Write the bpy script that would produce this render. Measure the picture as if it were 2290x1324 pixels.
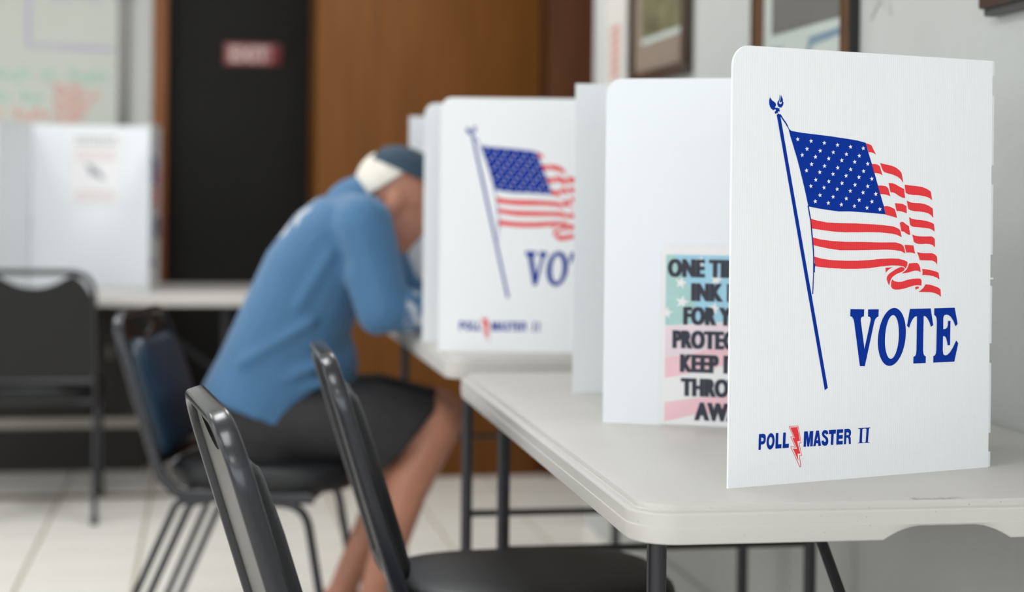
import bpy, bmesh, math, random
from mathutils import Vector, Matrix
from mathutils.geometry import tessellate_polygon

for o in list(bpy.data.objects):
    bpy.data.objects.remove(o)
SC = bpy.context.scene
COL = SC.collection
random.seed(4)

# ------------------------------------------------------------------ camera
cam = bpy.data.cameras.new('camera')
cam_o = bpy.data.objects.new('camera', cam)
COL.objects.link(cam_o)
EYE = 1.094
cam.sensor_width = 36.0
cam.lens = 3800.0 / 2290.0 * 36.0
cam.shift_x = -2.4 / 2290.0
cam.shift_y = -215.0 / 2290.0
cam.clip_start = 0.05
cam.dof.use_dof = True
cam.dof.focus_distance = 2.17
cam.dof.aperture_fstop = 2.5
cam_o.location = (0, 0, EYE)
cam_o.rotation_euler = (Matrix.Rotation(math.radians(90), 3, 'X') @ Matrix.Rotation(math.radians(0.647), 3, 'Z')).to_euler()
SC.camera = cam_o

# ------------------------------------------------------------------ world, exposure
world = bpy.data.worlds.new('world')
SC.world = world
world.use_nodes = True
world.node_tree.nodes['Background'].inputs[0].default_value = (0.80, 0.88, 1.0, 1)
world.node_tree.nodes['Background'].inputs[1].default_value = 0.6
SC.view_settings.view_transform = 'Standard'
SC.view_settings.look = 'None'
SC.view_settings.gamma = 1.0
SC.view_settings.use_curve_mapping = False
SC.view_settings.exposure = 0.12
CEILING_LAMP = 9.0      # emission of the ceiling lamps' diffusers
WINDOW_SKY = 2.4         # brightness of the overcast sky behind the windows

FRONT_FILL = 4.2         # added fill: glow of the unseen panes at the viewer's back

TH = math.radians(10.2)           # the room is turned this much to the left of the view


def room(xr, yr):
    return (xr * math.cos(TH) - yr * math.sin(TH), xr * math.sin(TH) + yr * math.cos(TH))


# ------------------------------------------------------------------ materials
MATS = {}


def srgb(r, g, b):
    f = lambda c: (c / 255.0 / 12.92) if c <= 10 else ((c / 255.0 + 0.055) / 1.055) ** 2.4
    return (f(r), f(g), f(b), 1)


def mat(name, col, rough=0.5, metal=0.0, var=0.0, vscale=8.0, bump=0.0, bscale=60.0, spec=0.5, coat=0.0, sheen=0.0, stretch=None):
    m = bpy.data.materials.new(name)
    m.use_nodes = True
    nt = m.node_tree
    b = nt.nodes['Principled BSDF']
    b.inputs['Base Color'].default_value = col
    b.inputs['Roughness'].default_value = rough
    b.inputs['Metallic'].default_value = metal
    b.inputs['Specular IOR Level'].default_value = spec
    b.inputs['Coat Weight'].default_value = coat
    b.inputs['Sheen Weight'].default_value = sheen
    tc = nt.nodes.new('ShaderNodeTexCoord')
    src = tc.outputs['Object']
    if stretch:
        mp = nt.nodes.new('ShaderNodeMapping')
        mp.inputs['Scale'].default_value = stretch
        nt.links.new(src, mp.inputs['Vector'])
        src = mp.outputs['Vector']
    if var > 0:
        n = nt.nodes.new('ShaderNodeTexNoise')
        n.inputs['Scale'].default_value = vscale
        n.inputs['Detail'].default_value = 5
        nt.links.new(src, n.inputs['Vector'])
        r = nt.nodes.new('ShaderNodeMapRange')
        r.inputs['From Min'].default_value = 0.3
        r.inputs['From Max'].default_value = 0.7
        r.inputs['To Min'].default_value = 1 - var
        r.inputs['To Max'].default_value = 1 + var
        nt.links.new(n.outputs['Fac'], r.inputs['Value'])
        mx = nt.nodes.new('ShaderNodeMix')
        mx.data_type = 'RGBA'
        mx.blend_type = 'MULTIPLY'
        mx.inputs['Factor'].default_value = 1
        mx.inputs['A'].default_value = col
        nt.links.new(r.outputs['Result'], mx.inputs['B'])
        nt.links.new(mx.outputs['Result'], b.inputs['Base Color'])
    if bump > 0:
        n2 = nt.nodes.new('ShaderNodeTexNoise')
        n2.inputs['Scale'].default_value = bscale
        n2.inputs['Detail'].default_value = 4
        nt.links.new(src, n2.inputs['Vector'])
        bp = nt.nodes.new('ShaderNodeBump')
        bp.inputs['Strength'].default_value = bump
        bp.inputs['Distance'].default_value = 0.004
        nt.links.new(n2.outputs['Fac'], bp.inputs['Height'])
        nt.links.new(bp.outputs['Normal'], b.inputs['Normal'])
    MATS[name] = m
    return m


def fluted(name, col, rough=0.42, dark=0.97, strength=0.2):
    """corrugated plastic sheet: vertical flutes every 3.4 mm"""
    m = mat(name, col, rough)
    nt = m.node_tree
    b = nt.nodes['Principled BSDF']
    tc = nt.nodes.new('ShaderNodeTexCoord')
    w = nt.nodes.new('ShaderNodeTexWave')
    w.wave_type = 'BANDS'
    w.bands_direction = 'X'
    w.inputs['Scale'].default_value = 2 * math.pi / (20 * 0.0034)
    nt.links.new(tc.outputs['Object'], w.inputs['Vector'])
    n = nt.nodes.new('ShaderNodeTexNoise')
    n.inputs['Scale'].default_value = 130
    n.inputs['Detail'].default_value = 2
    mp = nt.nodes.new('ShaderNodeMapping')
    mp.inputs['Scale'].default_value = (1, 1, 0.01)
    nt.links.new(tc.outputs['Object'], mp.inputs['Vector'])
    nt.links.new(mp.outputs['Vector'], n.inputs['Vector'])
    ml = nt.nodes.new('ShaderNodeMath')
    ml.operation = 'MULTIPLY'
    nt.links.new(w.outputs['Fac'], ml.inputs[0])
    nt.links.new(n.outputs['Fac'], ml.inputs[1])
    bp = nt.nodes.new('ShaderNodeBump')
    bp.inputs['Strength'].default_value = strength
    bp.inputs['Distance'].default_value = 0.0006
    nt.links.new(ml.outputs[0], bp.inputs['Height'])
    nt.links.new(bp.outputs['Normal'], b.inputs['Normal'])
    r = nt.nodes.new('ShaderNodeMapRange')
    r.inputs['From Min'].default_value = 0.0
    r.inputs['From Max'].default_value = 0.35
    r.inputs['To Min'].default_value = dark
    r.inputs['To Max'].default_value = 1.0
    nt.links.new(ml.outputs[0], r.inputs['Value'])
    mx = nt.nodes.new('ShaderNodeMix')
    mx.data_type = 'RGBA'
    mx.blend_type = 'MULTIPLY'
    mx.inputs['Factor'].default_value = 1
    mx.inputs['A'].default_value = col
    nt.links.new(r.outputs['Result'], mx.inputs['B'])
    nt.links.new(mx.outputs['Result'], b.inputs['Base Color'])
    return m


def emis(name, col, s):
    m = bpy.data.materials.new(name)
    m.use_nodes = True
    nt = m.node_tree
    nt.nodes.clear()
    e = nt.nodes.new('ShaderNodeEmission')
    e.inputs[0].default_value = col
    e.inputs[1].default_value = s
    o = nt.nodes.new('ShaderNodeOutputMaterial')
    nt.links.new(e.outputs[0], o.inputs[0])
    return m


def table_plastic():
    m = mat('table_plastic', srgb(194, 190, 185), 0.42, var=0.03, vscale=4, bump=0.10, bscale=500)
    nt = m.node_tree
    b = nt.nodes['Principled BSDF']
    v = nt.nodes.new('ShaderNodeTexVoronoi')
    v.inputs['Scale'].default_value = 85
    tc = nt.nodes.new('ShaderNodeTexCoord')
    nt.links.new(tc.outputs['Object'], v.inputs['Vector'])
    lt = nt.nodes.new('ShaderNodeMath')
    lt.operation = 'LESS_THAN'
    lt.inputs[1].default_value = 0.055
    nt.links.new(v.outputs['Distance'], lt.inputs[0])
    old = b.inputs['Base Color'].links[0].from_socket
    mx = nt.nodes.new('ShaderNodeMix')
    mx.data_type = 'RGBA'
    nt.links.new(lt.outputs[0], mx.inputs['Factor'])
    nt.links.new(old, mx.inputs['A'])
    mx.inputs['B'].default_value = srgb(140, 136, 130)
    nt.links.new(mx.outputs['Result'], b.inputs['Base Color'])
    return m


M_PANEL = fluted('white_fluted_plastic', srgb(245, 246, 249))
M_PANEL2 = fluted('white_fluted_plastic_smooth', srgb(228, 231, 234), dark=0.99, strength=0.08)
M_BLUE = fluted('blue_ink', srgb(0, 50, 156), 0.6, dark=0.92)
M_RED = fluted('red_ink', srgb(242, 64, 70), 0.6, dark=0.9)
for _m in (M_BLUE, M_RED):
    _m.node_tree.nodes['Principled BSDF'].inputs['Specular IOR Level'].default_value = 0.12
M_STAR = mat('white_ink', srgb(244, 245, 246), 0.42)
M_TABLE = table_plastic()
M_LEG = mat('charcoal_powder_coat', srgb(42, 41, 46), 0.38, var=0.05, vscale=40, spec=0.45)
M_FRAME = mat('chair_black_enamel', srgb(28, 28, 35), 0.24, var=0.06, vscale=25, spec=0.5, coat=0.1)
M_PLATE = mat('chair_back_plate', srgb(22, 22, 22), 0.30, spec=0.35, var=0.06, vscale=12, bump=0.05, bscale=90)
M_VINYL = mat('black_vinyl', srgb(26, 26, 28), 0.42, spec=0.35, var=0.05, vscale=20, bump=0.12, bscale=160)
M_VINYLB = mat('blue_black_vinyl', srgb(26, 46, 64), 0.38, var=0.05, vscale=20, bump=0.12, bscale=160)
M_WALL = mat('white_wall_paint', srgb(192, 193, 190), 0.7, var=0.025, vscale=3, bump=0.35, bscale=70)
M_CEIL = mat('ceiling_white', srgb(226, 226, 222), 0.8, bump=0.2, bscale=90)
M_TILE = mat('pale_floor_tile', srgb(240, 236, 228), 0.28, var=0.03, vscale=2.5, spec=0.5)
M_GROUT = mat('beige_grout', srgb(176, 166, 146), 0.8, var=0.08, vscale=9)
_nt = M_GROUT.node_tree
_br = _nt.nodes.new('ShaderNodeTexBrick')
_br.offset = 0.0
_br.inputs['Color1'].default_value = srgb(240, 236, 228)
_br.inputs['Color2'].default_value = srgb(236, 232, 224)
_br.inputs['Mortar'].default_value = srgb(176, 166, 146)
_br.inputs['Scale'].default_value = 1.0
_br.inputs['Mortar Size'].default_value = 0.0055
_br.inputs['Brick Width'].default_value = 0.3205
_br.inputs['Row Height'].default_value = 0.3205
_tc = _nt.nodes.new('ShaderNodeTexCoord')
_mp = _nt.nodes.new('ShaderNodeMapping')
_mp.inputs['Location'].default_value = (-0.770 + 0.3205 * 40, -5.463 + 0.3205 * 40, 0)
_nt.links.new(_tc.outputs['Object'], _mp.inputs['Vector'])
_nt.links.new(_mp.outputs['Vector'], _br.inputs['Vector'])
_nt.links.new(_br.outputs['Color'], _nt.nodes['Principled BSDF'].inputs['Base Color'])
_nt.nodes['Principled BSDF'].inputs['Roughness'].default_value = 0.4
M_WOOD = mat('brown_wood_veneer', srgb(108, 65, 22), 0.55, var=0.16, vscale=6, stretch=(6, 6, 0.35), spec=0.2)
M_WOOD2 = mat('orange_wood_trim', srgb(122, 70, 26), 0.5, var=0.14, vscale=6, stretch=(8, 8, 0.4), spec=0.35)
M_WOOD_SHADED = mat('shaded_wood_veneer', srgb(84, 46, 18), 0.55, var=0.16, vscale=6, stretch=(6, 6, 0.35), spec=0.2)  # same veneer, darkened in colour for the shade of the alcove
M_DOOR = mat('black_door_paint', srgb(25, 24, 22), 0.8, var=0.08, vscale=3, spec=0.25)
M_DARK = mat('dark_cabinet', srgb(38, 35, 33), 0.6, var=0.08, vscale=5)
M_PALE = mat('pale_laminate', srgb(170, 164, 154), 0.5, var=0.04)
M_STRIP = mat('brown_strip', srgb(104, 94, 76), 0.5, var=0.06)
M_PAPER = mat('white_paper', srgb(232, 230, 230), 0.6, var=0.01)
M_BOARD = mat('whiteboard_enamel', srgb(186, 188, 178), 0.25, var=0.015, vscale=2)
M_ALU = mat('grey_aluminium', srgb(120, 118, 112), 0.4, 0.6, var=0.03)
M_CHROME = mat('bright_steel', srgb(150, 150, 150), 0.25, 0.9, var=0.03)
M_RUBBER = mat('black_rubber', srgb(24, 24, 25), 0.7, var=0.05)
M_LAMP = emis('ceiling_lamp_light', (0.97, 0.99, 1.0, 1), CEILING_LAMP)
M_SKYGLOW = emis('overcast_daylight', (0.92, 0.965, 1.0, 1), WINDOW_SKY)
M_FRONT_FILL = emis('front_fill_glow', (0.88, 0.945, 1.0, 1), FRONT_FILL)
M_WHITEMETAL = mat('white_painted_metal', srgb(225, 225, 222), 0.4, var=0.01)

# ------------------------------------------------------------------ mesh helpers


def link(o, parent=None):
    COL.objects.link(o)
    if parent is not None:
        o.parent = parent
    return o


def mesh_obj(name, verts, faces, m, parent=None, smooth=False, loc=None, rotz=None):
    me = bpy.data.meshes.new(name)
    me.from_pydata([tuple(v) for v in verts], [], faces)
    me.validate()
    me.update()
    for mm in (m if isinstance(m, (list, tuple)) else [m]):
        me.materials.append(mm)
    if smooth:
        for p in me.polygons:
            p.use_smooth = True
    o = bpy.data.objects.new(name, me)
    if loc is not None:
        o.location = loc
    if rotz is not None:
        o.rotation_euler = (0, 0, rotz)
    return link(o, parent)


def bm_obj(name, bm, m, parent=None, smooth=False, loc=None, rotz=None, angle=None):
    bmesh.ops.recalc_face_normals(bm, faces=bm.faces)
    me = bpy.data.meshes.new(name)
    bm.to_mesh(me)
    bm.free()
    for mm in (m if isinstance(m, (list, tuple)) else [m]):
        me.materials.append(mm)
    if smooth:
        for p in me.polygons:
            p.use_smooth = True
    if angle is not None:
        me.set_sharp_from_angle(angle=math.radians(angle))
    o = bpy.data.objects.new(name, me)
    if loc is not None:
        o.location = loc
    if rotz is not None:
        o.rotation_euler = (0, 0, rotz)
    return link(o, parent)


def tag(o, label=None, cat=None, group=None, kind=None):
    if label:
        o['label'] = label
    if cat:
        o['category'] = cat
    if group:
        o['group'] = group
    if kind:
        o['kind'] = kind
    return o


def empty(name, loc=(0, 0, 0), rotz=0.0):
    e = bpy.data.objects.new(name, None)
    e.empty_display_size = 0.1
    e.location = loc
    e.rotation_euler = (0, 0, rotz)
    return link(e)


def add_box(bm, lo, hi, bevel=0.0):
    r = bmesh.ops.create_cube(bm, size=1.0)
    c = [(a + b) / 2 for a, b in zip(lo, hi)]
    s = [b - a for a, b in zip(lo, hi)]
    for v in r['verts']:
        v.co = Vector((c[0] + v.co.x * s[0], c[1] + v.co.y * s[1], c[2] + v.co.z * s[2]))
    if bevel > 0:
        es = set()
        for v in r['verts']:
            for e in v.link_edges:
                es.add(e)
        bmesh.ops.bevel(bm, geom=list(es), offset=bevel, segments=2, profile=0.5, affect='EDGES')


def box_obj(name, lo, hi, m, parent=None, bevel=0.0, loc=None, rotz=None):
    bm = bmesh.new()
    add_box(bm, lo, hi, bevel)
    return bm_obj(name, bm, m, parent, loc=loc, rotz=rotz, smooth=bevel > 0, angle=40 if bevel > 0 else None)


def sweep(bm, pts, prof, up=Vector((0, 0, 1)), closed=False, cap=True):
    """sweep a closed 2-D profile [(a,b)] along points; a goes along the side vector, b along the other normal.
    up is the reference for the b axis"""
    pts = [Vector(p) for p in pts]
    n = len(pts)
    rings = []
    prev = None
    for i in range(n):
        if closed:
            t = (pts[(i + 1) % n] - pts[i - 1]).normalized()
        else:
            t = (pts[min(i + 1, n - 1)] - pts[max(i - 1, 0)]).normalized()
        if prev is None:
            s = t.cross(up)
            if s.length < 1e-4:
                s = t.cross(Vector((0, 1, 0)))
            s.normalize()
        else:
            s = (prev - t * prev.dot(t))
            s.normalize()
        prev = s
        w = s.cross(t).normalized()
        rings.append([bm.verts.new(pts[i] + s * a + w * b) for a, b in prof])
    k = len(prof)
    for i in range(n if closed else n - 1):
        r0 = rings[i]
        r1 = rings[(i + 1) % n]
        for j in range(k):
            bm.faces.new((r0[j], r0[(j + 1) % k], r1[(j + 1) % k], r1[j]))
    if cap and not closed:
        bm.faces.new(rings[0])
        bm.faces.new(list(reversed(rings[-1])))


def circ(r, n=12):
    return [(r * math.cos(2 * math.pi * i / n), r * math.sin(2 * math.pi * i / n)) for i in range(n)]


def rrect(w, h, r, n=3):
    out = []
    for cx, cy, a0 in ((w / 2 - r, h / 2 - r, 0), (-w / 2 + r, h / 2 - r, 90), (-w / 2 + r, -h / 2 + r, 180), (w / 2 - r, -h / 2 + r, 270)):
        for i in range(n + 1):
            a = math.radians(a0 + 90 * i / n)
            out.append((cx + r * math.cos(a), cy + r * math.sin(a)))
    return out


def fillet(pts, r, n=6):
    """round the inner corners of an open 3-D polyline"""
    pts = [Vector(p) for p in pts]
    out = [pts[0]]
    rr = r if isinstance(r, (list, tuple)) else [r] * (len(pts) - 2)
    for i in range(1, len(pts) - 1):
        a, b, c = pts[i - 1], pts[i], pts[i + 1]
        d1 = (a - b).normalized()
        d2 = (c - b).normalized()
        ang = d1.angle(d2)
        L = min(rr[i - 1] / math.tan(ang / 2), (a - b).length * 0.48, (c - b).length * 0.48)
        p, q = b + d1 * L, b + d2 * L
        for k in range(n + 1):
            t = k / n
            out.append(p * (1 - t) ** 2 + b * 2 * t * (1 - t) + q * t * t)
    out.append(pts[-1])
    return out


def tube_obj(name, pts, r, m, parent=None, seg=12, prof=None):
    bm = bmesh.new()
    sweep(bm, pts, prof or circ(r, seg))
    return bm_obj(name, bm, m, parent, smooth=True, angle=50)


def flat_print(name, polys, mats, parent, loc=(0, 0, 0), rotz=0.0):
    """polys: (material index, outer ring, holes, depth); a print lying on a panel's face in its x-z plane"""
    vs, fs, mi = [], [], []
    for idx, outer, holes, dep in polys:
        loops = [[Vector((x, z, 0)) for x, z in outer]] + [[Vector((x, z, 0)) for x, z in h] for h in holes]
        tris = tessellate_polygon(loops)
        flat = [p for lp in loops for p in lp]
        base = len(vs)
        vs += [(p.x, -dep, p.y) for p in flat]
        for t in tris:
            a, b, c = (flat[i] for i in t)
            cr = (b.x - a.x) * (c.y - a.y) - (b.y - a.y) * (c.x - a.x)
            if abs(cr) < 1e-12:
                continue
            t = t if cr > 0 else (t[0], t[2], t[1])
            fs.append(tuple(base + i for i in t))
            mi.append(idx)
    o = mesh_obj(name, vs, fs, mats, parent, loc=loc, rotz=rotz)
    if len(o.data.polygons) == len(mi):
        for p, i in zip(o.data.polygons, mi):
            p.material_index = i
    return o


def text_obj(name, s, m, parent, size, loc, rotz=0.0, bold=0.0, sx=1.0, align='CENTER', space=1.0):
    cu = bpy.data.curves.new(name + '_curve', 'FONT')
    cu.body = s
    cu.size = size
    cu.align_x = align
    cu.offset = bold
    cu.space_character = space
    cu.resolution_u = 4
    tmp = bpy.data.objects.new(name + '_tmp', cu)
    COL.objects.link(tmp)
    bpy.context.view_layer.update()
    dg = bpy.context.evaluated_depsgraph_get()
    me = bpy.data.meshes.new_from_object(tmp.evaluated_get(dg))
    bpy.data.objects.remove(tmp)
    bpy.data.curves.remove(cu)
    me.name = name
    for v in me.vertices:
        v.co = Vector((v.co.x * sx, 0.0, v.co.y))
    me.materials.clear()
    me.materials.append(m)
    o = bpy.data.objects.new(name, me)
    o.location = loc
    o.rotation_euler = (0, 0, rotz)
    return link(o, parent)


def copy_tree(o, parent=None):
    c = o.copy()
    COL.objects.link(c)
    c.parent = parent
    for ch in list(o.children):
        copy_tree(ch, c)
    return c
PRINT = [
('b',(56.2,482.2,57.2,480.4,59.3,478.2,62.2,476.7,64.2,475.3,65.1,473.8,65.3,471.8,64.2,470.9,64.0,469.8,65.1,469.0,66.4,469.2,67.2,469.4,68.1,469.0,68.9,468.5,69.8,468.9,70.8,468.2,70.5,467.0,70.5,466.3,71.4,465.8,71.1,464.8,70.2,464.6,69.0,465.0,68.2,464.4,68.4,463.5,69.0,462.9,68.1,462.4,67.3,463.1,66.5,462.6,65.3,461.8,64.4,461.7,63.9,462.3,63.2,463.5,63.7,464.4,64.8,465.3,65.2,466.3,64.6,467.2,63.7,467.3,62.6,466.6,60.9,465.9,61.2,466.7,58.9,466.9,59.3,467.4,57.4,468.1,57.6,468.9,56.2,470.1,55.9,471.3,55.1,473.0,54.9,475.0,54.8,477.3,55.2,479.6),[]),
('b',(70.7,486.1,71.6,484.7,72.0,483.0,71.6,481.2,70.8,479.4,70.3,477.6,69.7,476.1,70.1,474.6,71.3,473.9,72.9,474.3,74.1,475.2,74.2,476.5,73.4,477.2,72.7,476.1,71.6,476.1,71.1,476.9,71.6,478.7,72.0,480.2,72.6,482.3,73.2,483.5,73.0,485.0,74.1,483.8,74.5,482.1,75.6,480.3,75.9,478.8,75.3,477.6,76.9,476.5,76.3,475.3,76.9,474.6,76.0,473.5,76.3,472.8,74.9,472.0,75.7,471.5,73.8,470.9,74.3,469.7,72.3,469.9,70.4,470.1,69.1,470.5,68.2,472.0,67.4,473.2,67.3,475.0,67.9,476.8,69.4,478.6,70.3,480.4,70.6,482.7),[]),
('b',(66.5,460.4,68.8,462.1,71.6,461.1,73.0,455.6,150.6,117.3,145.9,114.6,67.2,457.6),[]),
('b',(71.3,462.0,73.4,460.6,75.9,457.1,80.0,452.7,82.5,449.7,83.2,448.2,86.3,443.0,87.9,442.0,89.5,440.8,88.6,439.8,85.8,440.2,85.4,442.7,82.2,446.9,80.8,447.9,80.7,449.2,76.6,453.6,73.4,457.3,71.5,459.5),[]),
('b',(85.1,443.1,89.7,441.1,105.8,439.2,129.0,437.6,152.4,435.9,176.1,433.7,194.0,431.7,207.0,429.2,210.4,419.1,216.0,405.4,223.6,385.4,231.2,364.5,237.5,348.3,240.3,337.7,219.4,339.3,201.3,340.3,183.3,341.2,164.4,341.0,149.0,342.6,133.8,344.4,116.9,347.0,111.4,366.8,105.4,386.3,99.3,404.8,92.2,423.3,87.5,435.2),[]),
('b',(115.6,347.9,117.4,347.9,121.8,329.1,124.2,310.4,126.5,291.5,126.9,282.9,126.9,261.2,126.0,236.6,124.5,236.6,125.6,261.2,125.3,282.9,124.7,291.6,122.4,308.9,120.2,327.7),[]),
('b',(126.5,275.6,128.3,275.9,128.0,273.9,129.8,273.4,128.4,271.3,128.1,266.9,128.5,264.0,126.3,263.8),[]),
('w',(98.6,433.9,99.6,432.0,101.9,432.3,100.3,430.7,101.2,428.7,99.2,429.7,97.5,428.2,97.8,430.3,95.8,431.4,98.1,431.8),[]),
('w',(119.4,432.2,120.4,430.2,122.7,430.5,121.1,428.9,122.0,426.9,120.0,427.9,118.3,426.4,118.6,428.6,116.6,429.6,118.9,430.0),[]),
('w',(140.1,430.4,141.2,428.4,143.5,428.7,141.9,427.1,142.8,425.1,140.7,426.0,139.0,424.6,139.3,426.7,137.3,427.8,139.6,428.2),[]),
('w',(161.0,428.3,162.0,426.3,164.4,426.6,162.7,425.0,163.7,423.0,161.6,423.9,159.8,422.4,160.2,424.6,158.1,425.7,160.5,426.1),[]),
('w',(181.7,426.5,182.8,424.6,185.2,424.8,183.5,423.2,184.5,421.2,182.4,422.2,180.6,420.7,180.9,422.9,178.9,424.0,181.2,424.3),[]),
('w',(202.3,425.1,203.4,423.2,205.8,423.4,204.1,421.8,205.1,419.8,203.0,420.8,201.2,419.3,201.5,421.5,199.5,422.6,201.8,423.0),[]),
('w',(113.1,422.2,114.2,420.3,116.5,420.5,114.9,418.9,115.8,416.9,113.7,417.9,112.0,416.4,112.4,418.6,110.4,419.7,112.6,420.0),[]),
('w',(133.7,420.4,134.8,418.4,137.1,418.7,135.5,417.1,136.4,415.1,134.3,416.0,132.6,414.5,132.9,416.7,130.9,417.8,133.2,418.2),[]),
('w',(154.4,419.0,155.4,417.0,157.8,417.3,156.1,415.7,157.1,413.7,155.0,414.6,153.2,413.1,153.6,415.3,151.6,416.4,153.9,416.8),[]),
('w',(175.3,417.1,176.4,415.1,178.8,415.4,177.1,413.8,178.1,411.8,175.9,412.7,174.2,411.2,174.5,413.4,172.5,414.5,174.8,414.9),[]),
('w',(196.0,415.5,197.1,413.5,199.5,413.8,197.8,412.2,198.8,410.1,196.6,411.1,194.8,409.6,195.2,411.8,193.1,412.9,195.5,413.3),[]),
('w',(105.7,414.4,106.8,412.4,109.1,412.7,107.5,411.1,108.4,409.1,106.3,410.1,104.6,408.6,105.0,410.8,103.0,411.8,105.3,412.2),[]),
('w',(126.4,412.5,127.4,410.6,129.8,410.8,128.1,409.2,129.1,407.2,127.0,408.2,125.3,406.7,125.6,408.9,123.6,410.0,125.9,410.3),[]),
('w',(147.2,410.8,148.3,408.8,150.6,409.1,149.0,407.5,149.9,405.5,147.8,406.5,146.1,405.0,146.4,407.2,144.4,408.3,146.7,408.6),[]),
('w',(168.0,409.0,169.1,407.0,171.4,407.3,169.7,405.7,170.7,403.7,168.6,404.6,166.8,403.1,167.2,405.3,165.1,406.4,167.5,406.8),[]),
('w',(188.7,407.3,189.8,405.4,192.2,405.6,190.5,404.0,191.4,402.0,189.3,403.0,187.5,401.5,187.9,403.7,185.8,404.8,188.2,405.2),[]),
('w',(209.8,405.5,210.9,403.5,213.3,403.8,211.6,402.2,212.6,400.1,210.5,401.1,208.7,399.6,209.0,401.8,207.0,402.9,209.3,403.3),[]),
('w',(120.5,403.1,121.5,401.2,123.8,401.4,122.2,399.8,123.1,397.8,121.1,398.8,119.4,397.3,119.7,399.5,117.7,400.6,120.0,401.0),[]),
('w',(140.8,401.3,141.8,399.3,144.2,399.6,142.5,398.0,143.5,396.0,141.4,396.9,139.6,395.5,140.0,397.6,138.0,398.7,140.3,399.1),[]),
('w',(161.7,399.4,162.8,397.5,165.1,397.7,163.5,396.1,164.4,394.1,162.3,395.1,160.6,393.6,160.9,395.8,158.9,396.9,161.2,397.2),[]),
('w',(182.4,397.6,183.5,395.7,185.8,395.9,184.2,394.3,185.1,392.3,183.0,393.3,181.2,391.8,181.6,394.0,179.5,395.1,181.9,395.5),[]),
('w',(203.2,395.8,204.3,393.9,206.7,394.1,205.0,392.5,206.0,390.5,203.9,391.5,202.1,390.0,202.4,392.2,200.4,393.3,202.7,393.7),[]),
('w',(112.7,395.1,113.8,393.2,116.1,393.4,114.4,391.8,115.4,389.8,113.3,390.8,111.6,389.3,111.9,391.5,109.9,392.6,112.2,393.0),[]),
('w',(133.4,393.4,134.5,391.5,136.8,391.7,135.2,390.1,136.1,388.1,134.0,389.1,132.3,387.6,132.6,389.8,130.6,390.9,132.9,391.3),[]),
('w',(154.3,391.4,155.4,389.5,157.7,389.7,156.1,388.1,157.0,386.1,154.9,387.1,153.2,385.6,153.5,387.8,151.5,388.9,153.8,389.3),[]),
('w',(175.1,389.6,176.2,387.7,178.6,387.9,176.9,386.3,177.9,384.3,175.7,385.3,174.0,383.8,174.3,386.0,172.3,387.1,174.6,387.5),[]),
('w',(195.8,388.1,196.9,386.1,199.3,386.4,197.6,384.8,198.5,382.7,196.4,383.7,194.6,382.2,195.0,384.4,192.9,385.5,195.3,385.9),[]),
('w',(216.7,386.3,217.8,384.4,220.2,384.6,218.6,383.0,219.5,381.0,217.4,381.9,215.6,380.4,215.9,382.7,213.9,383.8,216.2,384.2),[]),
('w',(127.2,383.7,128.3,381.7,130.6,381.9,129.0,380.4,129.9,378.4,127.9,379.3,126.1,377.9,126.5,380.0,124.5,381.1,126.8,381.5),[]),
('w',(147.8,381.9,148.9,380.0,151.2,380.2,149.6,378.6,150.5,376.6,148.5,377.6,146.7,376.1,147.1,378.3,145.0,379.4,147.3,379.8),[]),
('w',(168.7,380.1,169.8,378.1,172.2,378.3,170.5,376.8,171.5,374.7,169.4,375.7,167.6,374.2,167.9,376.4,165.9,377.5,168.2,377.9),[]),
('w',(189.6,378.2,190.7,376.2,193.0,376.5,191.4,374.9,192.3,372.8,190.2,373.8,188.4,372.3,188.8,374.6,186.7,375.7,189.1,376.0),[]),
('w',(210.2,376.6,211.3,374.6,213.7,374.9,212.1,373.3,213.0,371.2,210.9,372.2,209.1,370.7,209.4,372.9,207.4,374.1,209.7,374.4),[]),
('w',(119.8,375.6,120.9,373.6,123.2,373.9,121.5,372.3,122.5,370.3,120.4,371.3,118.7,369.8,119.0,372.0,117.0,373.1,119.3,373.4),[]),
('w',(140.4,374.0,141.5,372.1,143.8,372.3,142.2,370.7,143.1,368.7,141.1,369.7,139.3,368.2,139.7,370.4,137.7,371.5,140.0,371.9),[]),
('w',(161.2,372.2,162.2,370.3,164.6,370.5,162.9,368.9,163.9,366.9,161.8,367.9,160.0,366.4,160.4,368.6,158.3,369.7,160.7,370.1),[]),
('w',(182.1,370.3,183.1,368.4,185.5,368.6,183.8,367.0,184.8,365.0,182.7,366.0,180.9,364.5,181.3,366.7,179.2,367.8,181.6,368.2),[]),
('w',(202.7,368.6,203.8,366.6,206.1,366.8,204.5,365.3,205.4,363.2,203.3,364.2,201.5,362.7,201.9,364.9,199.8,366.1,202.1,366.4),[]),
('w',(223.4,366.9,224.5,364.9,227.0,365.1,225.3,363.5,226.2,361.4,224.1,362.4,222.3,361.0,222.6,363.2,220.5,364.3,222.9,364.7),[]),
('w',(134.3,364.4,135.3,362.4,137.7,362.6,136.0,361.1,137.0,359.0,134.9,360.0,133.2,358.6,133.5,360.7,131.5,361.8,133.8,362.2),[]),
('w',(154.9,362.5,156.0,360.6,158.3,360.8,156.7,359.2,157.6,357.2,155.5,358.2,153.8,356.7,154.1,358.9,152.1,360.0,154.4,360.4),[]),
('w',(175.9,360.6,177.0,358.6,179.3,358.8,177.7,357.3,178.6,355.2,176.5,356.2,174.7,354.8,175.1,356.9,173.1,358.1,175.4,358.4),[]),
('w',(196.6,358.9,197.7,356.9,200.0,357.2,198.4,355.6,199.3,353.5,197.2,354.5,195.4,353.1,195.8,355.3,193.7,356.4,196.0,356.7),[]),
('w',(217.3,357.1,218.4,355.1,220.8,355.4,219.1,353.8,220.1,351.7,217.9,352.7,216.1,351.2,216.5,353.5,214.4,354.6,216.8,354.9),[]),
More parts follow.
